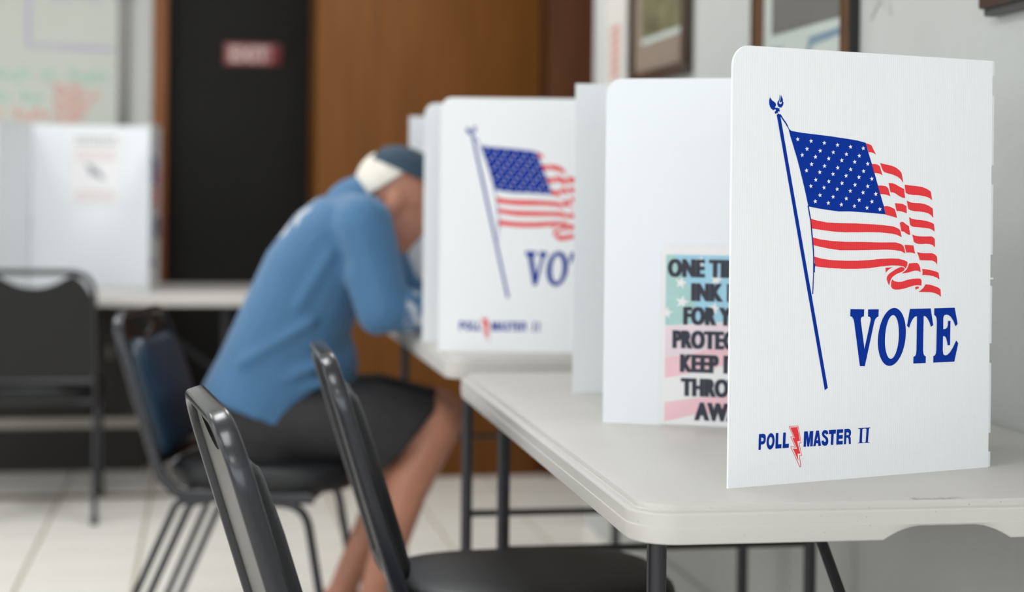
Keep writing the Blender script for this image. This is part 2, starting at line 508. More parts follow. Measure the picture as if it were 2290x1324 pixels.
('w',(126.9,356.4,128.0,354.4,130.3,354.7,128.7,353.1,129.6,351.1,127.5,352.1,125.8,350.6,126.2,352.8,124.2,353.9,126.4,354.3),[]),
('w',(147.5,354.5,148.6,352.6,150.9,352.8,149.3,351.2,150.2,349.2,148.1,350.2,146.4,348.7,146.7,350.9,144.7,352.0,147.0,352.4),[]),
('w',(168.2,352.7,169.3,350.7,171.6,350.9,170.0,349.3,170.9,347.3,168.8,348.3,167.0,346.8,167.4,349.0,165.3,350.1,167.7,350.5),[]),
('w',(189.0,351.0,190.1,349.0,192.5,349.2,190.8,347.6,191.8,345.6,189.6,346.6,187.9,345.1,188.2,347.3,186.2,348.4,188.5,348.8),[]),
('w',(209.4,349.0,210.5,347.1,212.9,347.3,211.2,345.7,212.2,343.6,210.1,344.6,208.3,343.2,208.6,345.4,206.6,346.5,208.9,346.9),[]),
('w',(230.4,347.5,231.5,345.5,233.9,345.7,232.2,344.1,233.2,342.1,231.0,343.1,229.2,341.6,229.6,343.8,227.5,345.0,229.9,345.3),[]),
('r',(207.4,428.5,212.1,427.7,216.2,426.2,219.9,420.3,223.8,414.6,219.4,416.6,215.0,417.4,211.5,417.3),[]),
('r',(216.5,402.5,221.8,402.4,226.8,401.6,230.1,399.7,232.4,394.1,234.9,388.2,229.7,390.1,225.3,390.9,220.6,390.8,218.4,397.3),[]),
('r',(230.6,403.8,239.5,402.2,249.5,400.7,257.4,398.2,263.0,394.6,266.1,391.6,267.6,385.9,269.4,378.8,265.4,383.1,259.8,386.7,251.9,389.2,244.1,390.8,238.5,392.0,235.7,393.7,233.5,397.6),[]),
('r',(226.6,374.7,233.2,374.8,239.9,374.2,244.4,371.6,246.1,366.4,248.1,361.2,242.3,363.0,236.7,363.8,231.2,363.8,228.9,369.7),[]),
('r',(244.9,378.2,251.0,378.1,256.6,376.6,263.3,373.6,270.6,370.9,271.5,364.9,272.7,359.0,268.0,359.6,262.4,361.8,256.7,364.8,252.2,366.3,248.3,366.4,246.8,371.6),[]),
('r',(271.7,376.5,281.3,375.6,291.5,374.9,300.6,373.9,308.6,371.6,315.5,368.1,316.7,362.8,317.9,356.8,313.3,359.7,306.4,361.6,296.2,363.0,286.0,363.3,278.1,364.1,273.5,365.8,272.3,371.1),[]),
('r',(237.5,348.0,242.5,348.4,248.1,347.6,255.3,344.8,257.7,339.4,259.6,333.1,252.7,335.0,247.1,336.0,240.2,337.5,239.0,343.6),[]),
('r',(255.8,352.3,262.5,352.0,268.1,351.6,274.9,348.7,275.2,344.8,275.7,339.3,271.6,340.4,267.1,341.6,262.6,342.2,258.7,342.2,257.0,347.7),[]),
('r',(275.4,355.8,281.6,353.6,288.4,352.8,297.5,352.7,305.4,351.6,312.3,349.5,319.0,346.0,319.8,339.8,320.3,333.6,316.5,337.1,311.3,339.7,304.5,341.0,296.5,341.8,288.5,342.1,282.3,343.1,278.3,344.8,276.6,350.1),[]),
('r',(279.6,334.3,284.2,332.2,292.1,331.1,300.1,330.7,309.2,329.4,317.2,327.4,321.6,325.5,322.1,321.0,322.9,315.5,318.5,318.2,312.8,319.7,304.8,320.5,296.8,321.1,287.7,321.6,283.2,322.9,281.1,324.9,280.4,329.7),[]),
('r',(264.2,326.6,266.2,328.1,269.6,328.1,274.1,325.3,279.6,322.5,280.4,317.4,281.9,311.4,278.8,311.4,275.4,313.0,270.9,315.6,267.0,315.8,265.4,321.8),[]),
('r',(285.1,311.8,290.1,310.2,297.0,309.3,307.2,309.1,317.5,309.3,321.0,307.9,323.1,305.8,323.4,300.6,323.7,294.9,320.0,297.8,314.2,299.3,307.3,299.6,300.5,299.2,294.8,299.6,290.8,300.7,287.8,302.4,286.6,307.3),[]),
('r',(272.5,298.2,279.0,298.1,287.5,297.3,288.7,291.9,290.5,286.7,286.5,287.9,281.4,288.4,275.6,288.2,273.7,293.7),[]),
('r',(293.3,288.9,299.5,287.6,308.7,287.2,318.4,287.3,323.6,285.7,327.1,282.9,327.9,278.4,327.4,272.4,324.3,275.8,319.1,277.6,309.9,277.9,298.3,278.2,296.2,283.9),[]),
('r',(241.4,268.7,247.0,268.9,253.1,269.3,248.1,267.1,244.8,265.0,241.9,262.5),[]),
('r',(247.9,245.7,245.6,249.2,243.6,254.5,244.3,257.5,247.1,260.6,251.5,263.1,258.1,266.6,263.7,268.7,268.2,269.6,271.6,268.7,273.5,266.9,271.6,264.7,267.2,262.8,260.5,260.9,255.5,258.3,252.2,256.1,249.4,251.8),[]),
('r',(268.1,261.1,271.6,263.0,276.1,266.0,278.9,270.4,280.3,274.1,287.3,274.6,294.1,274.6,296.9,272.4,299.3,268.0,299.9,262.5,295.9,264.3,290.8,264.7,285.2,263.7,279.5,262.2,273.9,261.6),[]),
('r',(252.5,253.7,256.1,251.3,262.9,250.1,269.6,250.5,276.3,252.4,285.3,253.8,294.4,254.4,300.0,253.9,301.8,251.2,301.5,244.8,296.8,245.5,290.0,245.3,283.2,243.9,274.2,241.7,265.2,240.4,257.4,240.3,252.9,241.7,250.9,244.8,251.1,249.2),[]),
('r',(291.1,243.2,294.5,243.7,298.1,243.3,296.8,241.4,291.7,239.8),[]),
('r',(308.3,246.5,316.1,245.9,324.2,243.8,330.0,242.0,334.0,239.4,334.4,234.8,334.8,229.6,331.3,232.2,325.5,234.5,317.4,236.1,306.0,236.5,296.7,236.8,301.4,239.3,305.3,242.3),[]),
('r',(302.4,266.8,310.1,266.1,319.3,264.6,326.2,263.1,330.3,261.3,331.1,257.9,331.9,252.4,328.0,254.9,321.7,257.0,314.8,258.1,307.9,258.8,302.9,258.6,303.3,262.7),[]),
('r',(120.0,331.7,130.8,329.2,147.1,326.8,167.1,326.1,194.7,325.8,222.6,324.7,241.4,323.4,252.8,322.3,260.4,320.1,264.6,317.6,266.2,313.4,267.6,308.2,260.5,311.1,251.0,312.9,232.1,314.4,213.4,314.8,194.8,314.6,176.4,314.5,158.1,315.3,140.0,317.2,121.4,319.5),[]),
('r',(123.5,308.2,136.5,305.4,154.7,303.4,176.6,302.3,204.3,302.1,232.3,301.5,257.8,301.5,266.4,299.4,270.6,297.0,272.6,292.5,273.8,287.3,266.5,290.1,255.1,291.7,241.9,292.2,223.1,291.9,195.2,291.6,167.6,291.7,147.5,294.1,125.5,298.2),[]),
('r',(126.7,283.9,138.7,281.1,155.0,279.1,176.9,278.2,195.4,278.1,213.9,278.8,232.6,280.2,251.5,280.7,262.9,280.3,272.4,278.3,277.8,276.0,277.3,271.6,274.9,267.4,271.6,270.1,263.0,271.4,251.6,271.8,232.8,270.4,214.1,268.4,195.5,267.8,173.4,268.0,151.5,269.2,129.8,271.3,127.6,275.6),[]),
('b',(185.3,216.5,207.5,215.7,207.1,206.8,204.2,206.2,202.3,204.8,202.0,201.9,208.6,164.8,218.2,201.5,218.0,204.5,216.3,206.0,213.9,206.5,213.8,215.5,231.1,215.3,230.8,206.2,228.0,205.0,225.6,202.8,223.8,198.4,209.5,142.8,201.6,143.1,191.5,199.9,190.3,203.6,188.0,206.6,185.0,207.5),[]),
('b',(276.3,181.9,276.3,187.7,275.6,193.3,274.5,198.6,272.7,203.4,270.6,207.6,267.9,211.1,265.0,213.7,261.7,215.6,258.3,216.5,254.7,216.5,251.1,215.6,247.5,213.8,244.1,211.1,240.9,207.7,238.0,203.6,235.5,198.8,233.5,193.6,231.9,188.1,230.8,182.3,230.3,176.4,230.4,170.7,231.0,165.1,232.2,159.9,233.8,155.1,236.0,150.9,238.6,147.4,241.5,144.7,244.7,142.9,248.2,141.9,251.8,141.8,255.4,142.7,258.9,144.4,262.4,147.0,265.6,150.5,268.5,154.6,271.0,159.3,273.1,164.6,274.7,170.2,275.8,176.0),[(264.9,180.8,264.8,185.3,264.5,189.5,263.9,193.5,263.1,197.2,262.0,200.4,260.7,203.0,259.2,205.1,257.6,206.6,255.8,207.3,254.0,207.4,252.2,206.7,250.4,205.4,248.7,203.5,247.1,200.9,245.7,197.8,244.4,194.3,243.4,190.3,242.6,186.1,242.1,181.7,241.8,177.3,241.8,172.9,242.1,168.7,242.7,164.7,243.6,161.0,244.7,157.9,246.0,155.2,247.4,153.1,249.1,151.6,250.8,150.9,252.6,150.8,254.4,151.4,256.2,152.7,257.9,154.6,259.5,157.2,261.0,160.3,262.2,163.8,263.3,167.8,264.1,172.0,264.6,176.4)]),
('b',(282.8,214.8,317.6,214.8,322.3,192.7,318.3,190.6,316.0,196.3,312.5,201.6,309.0,204.7,305.9,205.1,305.5,160.4,306.3,155.9,307.8,153.2,310.3,152.0,310.2,143.4,289.3,143.5,289.5,152.3,292.1,153.0,293.6,155.2,294.5,160.8,294.7,205.0,291.2,204.7,287.4,201.4,284.5,197.0,281.8,190.3,278.1,192.8),[]),
('b',(323.7,214.8,358.6,215.0,364.1,193.6,360.5,190.1,356.6,197.6,352.1,203.0,348.1,205.5,344.2,206.1,340.8,205.2,339.3,202.5,339.4,187.0,343.0,187.2,345.9,188.8,347.1,191.8,347.5,197.7,351.7,197.7,351.4,165.5,347.2,165.6,346.2,170.6,344.3,175.5,341.6,177.9,339.2,177.6,339.0,159.4,340.0,154.1,342.5,152.3,346.4,152.7,351.3,156.0,356.7,162.7,359.6,167.9,362.0,171.5,365.5,167.7,359.1,143.6,323.1,143.5,323.1,152.0,325.8,153.0,327.3,155.6,327.9,159.8,328.3,197.5,327.9,201.3,326.6,204.3,323.6,206.3),[]),
('b',(45.0,64.4,51.4,64.5,53.9,63.9,55.3,61.8,55.6,58.0,54.9,54.0,53.2,52.1,50.8,51.4,48.3,51.3,48.0,44.8,44.5,45.0),[(48.6,59.8,50.6,59.7,51.9,58.8,52.2,57.4,51.8,55.9,50.3,55.3,48.4,55.2)]),
('b',(68.9,54.6,68.9,56.9,68.5,59.0,67.9,60.9,67.0,62.5,65.9,63.7,64.7,64.4,63.3,64.7,62.0,64.4,60.7,63.6,59.5,62.4,58.4,60.8,57.6,58.9,57.0,56.7,56.8,54.4,56.8,52.2,57.1,50.1,57.8,48.1,58.6,46.5,59.7,45.3,61.0,44.6,62.3,44.4,63.7,44.6,65.0,45.4,66.2,46.6,67.2,48.2,68.1,50.2,68.6,52.3),[(65.6,54.8,65.5,56.1,65.3,57.4,64.9,58.5,64.4,59.3,63.8,59.8,63.1,60.0,62.4,59.8,61.7,59.3,61.1,58.4,60.6,57.3,60.2,56.0,60.1,54.7,60.1,53.3,60.3,52.0,60.7,51.0,61.2,50.1,61.9,49.6,62.6,49.4,63.3,49.6,64.0,50.2,64.6,51.0,65.1,52.1,65.4,53.4)]),
('b',(70.7,64.4,74.7,64.4,74.3,50.2,79.5,50.3,79.4,45.0,70.2,44.9),[]),
('b',(82.0,64.3,86.0,64.4,85.5,50.1,90.9,50.1,90.7,45.0,81.3,44.9),[]),
('b',(114.3,64.1,119.9,64.0,121.7,54.4,123.1,64.0,128.6,64.0,127.8,44.7,124.0,44.8,124.4,56.3,122.3,44.7,119.4,44.8,117.8,56.0,117.4,44.8,113.6,44.8),[]),
('b',(133.1,64.1,137.4,64.1,140.9,44.7,136.8,44.6,136.3,48.1,133.2,48.1,132.3,44.7,128.7,44.7),[(135.1,56.4,136.3,51.9,133.7,51.8)]),
('b',(152.1,59.0,151.9,61.1,150.3,63.4,147.3,64.1,144.0,63.6,142.3,60.9,142.4,57.8,144.0,55.6,147.0,53.6,148.5,51.6,148.5,49.8,147.1,49.0,145.6,49.6,145.1,51.1,141.7,50.9,141.9,48.5,143.2,45.6,146.3,44.2,149.7,44.6,152.0,46.9,152.5,50.3,151.8,53.5,149.6,55.7,146.9,57.5,145.9,58.6,146.1,59.9,147.3,60.1,148.4,59.3,148.7,58.3),[]),
('b',(153.3,63.8,164.2,63.8,164.1,58.7,160.8,58.7,160.3,44.7,156.4,44.7,156.9,58.6,153.4,58.6),[]),
('b',(165.7,63.8,175.8,63.8,175.6,59.3,169.5,59.3,169.4,56.5,175.3,56.5,175.2,51.8,169.2,51.9,169.0,49.0,175.4,49.0,175.2,44.5,165.0,44.6),[]),
('b',(177.9,63.9,184.2,63.9,187.1,62.7,188.4,59.8,188.3,56.0,186.6,53.8,187.9,52.2,188.3,44.3,185.2,44.4,184.7,51.0,183.1,52.6,181.1,52.7,180.6,44.4,177.2,44.5),[(181.2,59.4,183.4,59.4,184.9,58.5,185.2,56.9,184.4,55.7,181.1,55.7)]),
('b',(199.6,63.6,219.5,63.7,219.6,63.0,217.3,62.4,215.8,45.2,218.9,44.5,218.9,44.2,199.3,44.4,199.4,44.8,202.1,45.5,203.2,62.2,199.8,63.1),[(206.7,62.0,206.2,46.3,207.4,44.9,211.4,45.0,212.4,45.9,213.4,61.7,212.0,62.7,208.0,62.7)]),
('r',(92.8,70.2,103.8,70.1,107.9,52.6,103.7,52.2,108.6,36.6,104.5,36.8,105.7,27.9,97.4,43.3,103.8,42.8,96.2,57.0,100.1,56.6),[]),
('r',(90.4,71.5,90.9,72.0,104.3,71.8,105.1,71.4,110.3,50.2,109.8,49.6,107.1,49.7,111.2,34.5,110.7,33.7,107.7,33.8,110.1,21.1,109.4,19.5,108.1,19.6,93.5,45.6,94.0,46.5,100.6,45.4,93.2,58.2,93.6,59.1,97.5,58.3),[(91.2,71.4,91.3,71.4,104.1,71.2,104.5,71.0,109.5,50.4,109.4,50.2,106.2,50.4,110.4,34.6,110.2,34.4,106.8,34.4,109.3,21.2,108.9,20.2,108.6,20.2,94.3,45.5,94.5,45.8,101.8,44.6,94.1,58.2,94.2,58.4,98.7,57.5)]),
]

# ================================================================== the room
CEIL_H = 2.75
XL, XW = -4.3, 1.28               # left wall, right wall (room coordinates)
YB, YE, YF = -3.2, 5.60, 7.15     # wall behind the camera, end of the right wall, far wall


def struct(o):
    o['kind'] = 'structure'
    return o


floor = struct(box_obj('floor', (XL - .1, YB - .1, -0.06), (2.7, YF + .1, -0.004), M_GROUT, rotz=TH))
TP = 0.3205
tv = []
for z, ins in ((-0.004, 0.0048), (-0.0008, 0.0048), (0.0, 0.0060)):
    h = TP / 2 - ins
    tv += [(-h, -h, z), (h, -h, z), (h, h, z), (-h, h, z)]
tf = []
for k in (0, 4):
    for j in range(4):
        tf.append((k + j, k + (j + 1) % 4, k + 4 + (j + 1) % 4, k + 4 + j))
tf.append((8, 9, 10, 11))
tile_me = None
edge_rows = []
for i in range(-8, 5):
    for j in range(-11, 5):
        cx, cy = 0.770 + (i + .5) * TP, 5.463 + (j + .5) * TP
        if cx > 1.12 and cy < YE - .1:
            if cy > 2.4 and i == 1:
                edge_rows.append(cy)
            continue
        if cy > YF - .1 or cx < -1.85 + max(0, 5 - cy) * 0.22:
            continue
        if tile_me is None:
            t = mesh_obj('floor_tile', tv, tf, M_TILE, floor, loc=(cx, cy, 0))
            tile_me = t.data
        else:
            t = bpy.data.objects.new('floor_tile', tile_me)
            t.location = (cx, cy, 0)
            link(t, floor)

edge_me = None
for cy in edge_rows:                 # cut tiles along the right wall
    if edge_me is None:
        w0, w1, h = 0.770 + TP + .0035, XW - .014, TP / 2 - .0035
        t = mesh_obj('floor_tile', [(w0, -h, -.004), (w1, -h, -.004), (w1, h, -.004), (w0, h, -.004), (w0, -h, 0), (w1, -h, 0), (w1, h, 0), (w0, h, 0)],
                     [(4, 5, 6, 7), (0, 1, 5, 4), (1, 2, 6, 5), (2, 3, 7, 6), (3, 0, 4, 7)], M_TILE, floor, loc=(0, cy, 0))
        edge_me = t.data
    else:
        t = bpy.data.objects.new('floor_tile', edge_me)
        t.location = (0, cy, 0)
        link(t, floor)
struct(box_obj('wall_right', (XW, YB, 0), (XW + .14, YE, CEIL_H), M_WALL, rotz=TH))
struct(box_obj('wall_left', (XL - .14, YB, 0), (XL, -1.2, CEIL_H), M_WALL, rotz=TH))
wl2 = struct(box_obj('wall_left_far', (XL - .14, 6.2, 0), (XL, YF, CEIL_H), M_WALL, rotz=TH))
struct(box_obj('wall_left_sill', (XL - .14, -1.2, 0), (XL, 6.2, 0.95), M_WALL, rotz=TH))
struct(box_obj('wall_left_lintel', (XL - .14, -1.2, 2.25), (XL, 6.2, CEIL_H), M_WALL, rotz=TH))
for nm, x0, x1, z0, z1 in (('wall_front', XL - .14, XL + .3, 0, CEIL_H), ('wall_front_sill', XL + .3, 1.0, 0, .8), ('wall_front_lintel', XL + .3, 1.0, 2.4, CEIL_H), ('wall_front_pier', 1.0, XW + .14, 0, CEIL_H)):
    struct(box_obj(nm, (x0, YB - .14, z0), (x1, YB, z1), M_WALL, rotz=TH))
for n, (x0, x1) in enumerate(((XL + .3, -2.25), (-2.25, -.6), (-.6, 1.0))):  # unseen windows added behind the viewer to brighten the nearest booth
    bm = bmesh.new()
    for lo, hi in (((x0, YB - .1, .8), (x0 + .05, YB - .02, 2.4)), ((x1 - .05, YB - .1, .8), (x1, YB - .02, 2.4)), ((x0, YB - .1, .8), (x1, YB - .02, .85)), ((x0, YB - .1, 2.35), (x1, YB - .02, 2.4))):
        add_box(bm, lo, hi)
    w = struct(bm_obj('window_%d' % (n + 5), bm, M_WHITEMETAL, rotz=TH))
    mesh_obj('glow_pane', [(x0 + .05, YB - .06, .85), (x1 - .05, YB - .06, .85), (x1 - .05, YB - .06, 2.35), (x0 + .05, YB - .06, 2.35)], [(0, 3, 2, 1)], M_FRONT_FILL, w)
struct(box_obj('ceiling', (XL - .14, YB - .14, CEIL_H), (2.7, YF + .2, CEIL_H + .1), M_CEIL, rotz=TH))
struct(box_obj('wall_back', (XL, YF, 0), (-0.226, YF + .14, CEIL_H), M_WALL, rotz=TH))
struct(box_obj('wall_alcove', (2.56, YE, 0), (2.7, YF, CEIL_H), M_WALL, rotz=TH))
struct(box_obj('wall_alcove_return', (XW + .14, YE - .14, 0), (2.56, YE, CEIL_H), M_WALL, rotz=TH))
struct(box_obj('baseboard_right', (XW - .012, YB, 0), (XW, YE, 0.09), M_WALL, rotz=TH))
struct(box_obj('trim_1', (-0.226, YF - .03, 0), (-0.166, YF + .1, 2.12), M_WOOD2, rotz=TH, bevel=.004))
struct(box_obj('trim_2', (-0.226, YF - .03, 2.12), (0.66, YF + .1, 2.19), M_WOOD2, rotz=TH, bevel=.004))
struct(box_obj('wall_back_over_door', (-0.226, YF, 2.19), (0.66, YF + .14, CEIL_H), M_WALL, rotz=TH))
door = struct(box_obj('door_1', (-0.166, YF + .02, 0.01), (0.60, YF + .06, 2.12), M_DOOR, rotz=TH, bevel=.003))
# wood-panelled partition that stands in front of the far wall
part = struct(box_obj('wall_wood', (0.432, 6.65, 0), (2.56, YF + .14, CEIL_H), M_WOOD_SHADED, rotz=TH))
box_obj('wood_panel', (0.414, 6.63, 0.0), (1.30, 6.65, CEIL_H), M_WOOD, part, bevel=.003)
box_obj('wood_panel', (1.322, 6.60, 0.0), (2.56, 6.65, CEIL_H), M_WOOD_SHADED, part, bevel=.003)
box_obj('side_panel', (0.414, 6.652, 0.0), (0.432, YF - .03, CEIL_H), M_WOOD, part)

struct(box_obj('floor_strip', (-2.6, 6.30, 0.0), (0.30, 6.36, 0.004), M_STRIP, rotz=TH))  # flat brown strip across the floor at the far table

# windows in the left wall (out of view, they light the room)
for n, (y0, y1) in enumerate(((-1.2, 0.65), (0.65, 2.5), (2.5, 4.35), (4.35, 6.2))):
    bm = bmesh.new()
    for lo, hi in (((XL - .10, y0, .95), (XL - .02, y0 + .05, 2.25)), ((XL - .10, y1 - .05, .95), (XL - .02, y1, 2.25)),
                   ((XL - .10, y0, .95), (XL - .02, y1, 1.0)), ((XL - .10, y0, 2.20), (XL - .02, y1, 2.25)),
                   ((XL - .085, (y0 + y1) / 2 - .02, 1.0), (XL - .035, (y0 + y1) / 2 + .02, 2.2))):
        add_box(bm, lo, hi)
    w = struct(bm_obj('window_%d' % (n + 1), bm, M_WHITEMETAL, rotz=TH))
    mesh_obj('glow_pane', [(XL - .06, y0 + .05, 1.0), (XL - .06, y1 - .05, 1.0), (XL - .06, y1 - .05, 2.2), (XL - .06, y0 + .05, 2.2)],
             [(0, 3, 2, 1)], M_SKYGLOW, w)

# recessed ceiling lamps
LAMPS = [(-3.0, -1.4), (-3.0, 1.3), (-3.0, 4.0), (-0.6, -1.4), (-0.6, 1.3), (-0.6, 4.0), (-1.6, 5.3), (0.45, 5.45)]  # last two are added fill lamps for the far floor and whiteboard end
WORDS = {-3.0: 'window side', -0.6: 'middle of the room', 0.45: 'added as fill light over the wood panelling', -1.6: 'added as fill light before the whiteboard'}
ROWW = {-1.4: 'first row behind the viewer', 1.3: 'second row', 4.0: 'third row', 5.45: 'by itself', 5.3: 'nearest it'}
for lx, ly in LAMPS:
    x, y = room(lx, ly)
    e = tag(empty('ceiling_lamp', (x, y, CEIL_H), TH), 'white fluorescent ceiling panel lamp, %s, %s' % (WORDS[lx], ROWW[ly]), 'ceiling lamp', 'fluorescent ceiling lamps')
    bm = bmesh.new()
    for lo, hi in (((-.31, -.61, -.03), (-.28, .61, 0)), ((.28, -.61, -.03), (.31, .61, 0)), ((-.28, -.61, -.03), (.28, -.58, 0)), ((-.28, .58, -.03), (.28, .61, 0))):
        add_box(bm, lo, hi)
    bm_obj('lamp_frame', bm, M_WHITEMETAL, e)
    mesh_obj('diffuser', [(-.28, -.58, -.02), (.28, -.58, -.02), (.28, .58, -.02), (-.28, .58, -.02)], [(0, 3, 2, 1)], M_LAMP, e)


# ================================================================== folding tables
def rr_ring(hx, hy, r, n=7):
    out = []
    for cx, cy, a0 in ((hx - r, hy - r, 0), (-hx + r, hy - r, 90), (-hx + r, -hy + r, 180), (hx - r, -hy + r, 270)):
        for i in range(n + 1):
            a = math.radians(a0 + 90 * i / n)
            out.append((cx + r * math.cos(a), cy + r * math.sin(a)))
        # extra points along the short ends carry the arched cut-out
        if a0 == 90 or a0 == 270:
            pass
    return out


def table_ring(hx, hy, r):
    """outline, counter-clockwise, with fixed extra stations along both short ends"""
    st = [-.080, -.0795, -.074, -.068, -.061, -.053, -.045, -.035, -.02, 0, .02, .035, .045, .053, .061, .068, .074, .0795, .080]
    out = []

    def arc(cx, cy, a0):
        for i in range(9):
            a = math.radians(a0 + 90 * i / 8)
            out.append((cx + r * math.cos(a), cy + r * math.sin(a)))
    arc(hx - r, hy - r, 0)
    for s in reversed(st):
        out.append((s, hy))
    arc(-hx + r, hy - r, 90)
    arc(-hx + r, -hy + r, 180)
    for s in st:
        out.append((s, -hy))
    arc(hx - r, -hy + r, 270)
    return out


def make_table(name, label, loc, rotz, top_z, hx=.381, hy=.762):
    e = tag(empty(name, (loc[0], loc[1], 0), rotz), label, 'table', 'grey plastic folding tables')
    bm = bmesh.new()
    prof = [(.0155, 0.0), (.0142, -.0004), (.0135, -.0014), (.0124, -.0066), (.0112, -.0078), (.0046, -.0081), (.0022, -.0088), (.0012, -.0106),
            (.0012, -.0238), (.0001, -.0247), (0, -.0260), (.0022, -.0435), (.0034, -.0448), (.0062, -.0445), (.0075, -.0140), (.03, -.0140)]
    rings = []
    for ins, z in prof:
        pts = table_ring(hx - ins, hy - ins, max(.055 - ins, .015))
        row = []
        for x, y in pts:
            zz = z
            if z < -.027:
                if abs(abs(y) - (hy - ins)) < 1e-6 and abs(x) < .0799:
                    a = abs(x)
                    lift = .0165 if a < .035 else .0165 * (1 - ((a - .035) / .045) ** 1.7)
                    t = 1.0
                    zz = z + lift * t
            row.append(bm.verts.new((x, y, top_z + zz)))
        rings.append(row)
    k = len(rings[0])
    for a, b in zip(rings[:-1], rings[1:]):
        for j in range(k):
            bm.faces.new((a[j], b[j], b[(j + 1) % k], a[(j + 1) % k]))
    bm.faces.new(rings[0])
    bm.faces.new(list(reversed(rings[-1])))
    bm_obj('table_top', bm, M_TABLE, e, smooth=True, angle=24)
    zt = top_z - .014
    for s in (-1, 1):
        y0 = s * (hy - .17)
        for q in (-1, 1):
            x0 = q * (hx - .07)
            lg = tube_obj('leg', [(x0, y0, zt), (x0, y0, .02)], .0125, M_LEG, e, 16)
            tube_obj('foot_cap', [(x0, y0, .03), (x0, y0, 0.0)], .0145, M_RUBBER, lg, 14)
        tube_obj('cross_bar', [(-(hx - .07), y0, .415), (hx - .07, y0, .415)], .0075, M_LEG, e, 10)
        tube_obj('cross_bar', [(-(hx - .07), y0, zt - .012), (hx - .07, y0, zt - .012)], .009, M_LEG, e, 10)
        tube_obj('brace', [(0, y0, .415), (0, s * .18, zt - .008)], .008, M_LEG, e, 10)
    for q in (-1, 1):
        box_obj('side_rail', (q * (hx - .055) - .012, -hy + .1, zt - .022), (q * (hx - .055) + .012, hy - .1, zt), M_LEG, e)
    return e


TA = math.radians(9.57)
T1 = make_table('folding_table', 'grey plastic folding table nearest the viewer, its rounded corner in front', (.3929, 2.7618), TA, .743)
tx = text_obj('embossed_mark', 'LIFETIME', mat('embossed_plastic', srgb(188, 178, 166), 0.5, var=.03), T1, .0165, (-.0064, -.735, .7433), 0, 0.0, 1.0)
tx.rotation_euler = (math.radians(-90), 0, math.pi)
make_table('folding_table', 'grey folding table the man in blue leans on, behind the nearest table', (.108, 4.3105), TH, .768)
c3 = room(-.522, 6.53)
make_table('folding_table', 'far grey folding table in front of the whiteboard and black door', c3, TH + math.pi / 2, .747)

# ================================================================== privacy screens
PH = 0.5445


def panel_mesh(name, W, Hh, rl, rr, parent, loc, rotz, m=None, th=.003, r=.024):
    out = [(0, 0), (W, 0)]

    def corner(cx, cz, a0):
        for i in range(9):
            a = math.radians(a0 + 90 * i / 8)
            out.append((cx + r * math.cos(a), cz + r * 1.1 * math.sin(a)))
    if rr:
        corner(W - r, Hh - r * 1.1, 0)
    else:
        out.append((W, Hh))
    if rl:
        corner(r, Hh - r * 1.1, 90)
    else:
        out.append((0, Hh))
    bm = bmesh.new()
    f = [bm.verts.new((x, 0, z)) for x, z in out]
    b = [bm.verts.new((x, th, z)) for x, z in out]
    bm.faces.new(f)
    bm.faces.new(list(reversed(b)))
    n = len(out)
    for i in range(n):
        bm.faces.new((f[i], f[(i + 1) % n], b[(i + 1) % n], b[i]))
    return bm_obj(name, bm, m or M_PANEL, parent, loc=loc, rotz=rotz)


def ring(flat):
    return [(flat[i] / 1000.0, flat[i + 1] / 1000.0) for i in range(0, len(flat), 2)]


def add_prints(parent, loc, rotz, dep=.0):
    ci = {'b': 0, 'r': 1, 'w': 2}
    ps = []
    for k, (c, o, hs) in enumerate(PRINT):
        ps.append((ci[c], ring(o), [ring(h) for h in hs], dep + (.0007 if c == 'w' else .0004)))
    mats = [M_BLUE, M_RED, M_STAR]
    a = flat_print('flag_print', ps[:81], mats, parent, loc, rotz)
    a['label'] = 'printed waving flag with stars and stripes on a blue pole'
    b = flat_print('vote_lettering', ps[81:85], mats, parent, loc, rotz)
    b['label'] = 'blue printed word VOTE'
    c = flat_print('maker_lettering', ps[85:], mats, parent, loc, rotz)
    c['label'] = 'blue POLL MASTER II lettering with red lightning bolt'


def ang(p, q):
    return math.atan2(q[1] - p[1], q[0] - p[0])


def dist(p, q):
    return math.hypot(q[0] - p[0], q[1] - p[1])


# --- the booth in focus
Z1 = .743
A0, A1 = (.2675, 2.083), (.6406, 2.277)
aA = ang(A0, A1)
B0, B1 = (.1459, 2.6915), (.5545, 2.592)
WW = dist(A0, A1)
b1 = tag(empty('privacy_screen', (.45, 2.4, Z1)), 'large white voting privacy screen with full flag and VOTE print, nearest the viewer', 'voting booth', 'white voting privacy screens')


def rel(e, p, z):
    return (p[0] - e.location.x, p[1] - e.location.y, z - e.location.z)


panel_mesh('wing_panel', WW, PH, True, False, b1, rel(b1, A0, Z1), aA)
add_prints(b1, rel(b1, A0, Z1), aA)
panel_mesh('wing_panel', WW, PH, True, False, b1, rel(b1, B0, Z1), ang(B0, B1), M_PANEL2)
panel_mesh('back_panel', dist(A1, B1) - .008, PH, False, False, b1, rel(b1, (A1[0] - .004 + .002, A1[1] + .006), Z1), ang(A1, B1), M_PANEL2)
# score-cut tongues of the hinge along the right edge
tabs = []
for y0, y1 in ((136, 169), (214, 370), (413, 570), (622, 626), (640, 769), (813, 970), (1012, 1047)):
    tabs.append(((1046.5 - y1) / 910.5 * PH, (1046.5 - y0) / 910.5 * PH))
for k, (t0, t1) in enumerate(tabs):
    hl = box_obj('hinge_tab', (WW - .001, .0008, max(t0, 0.0005)), (WW + (.0042 if k != 3 else .006), .0034, t1), M_PANEL2, b1,
                 loc=rel(b1, A0, Z1), rotz=aA)

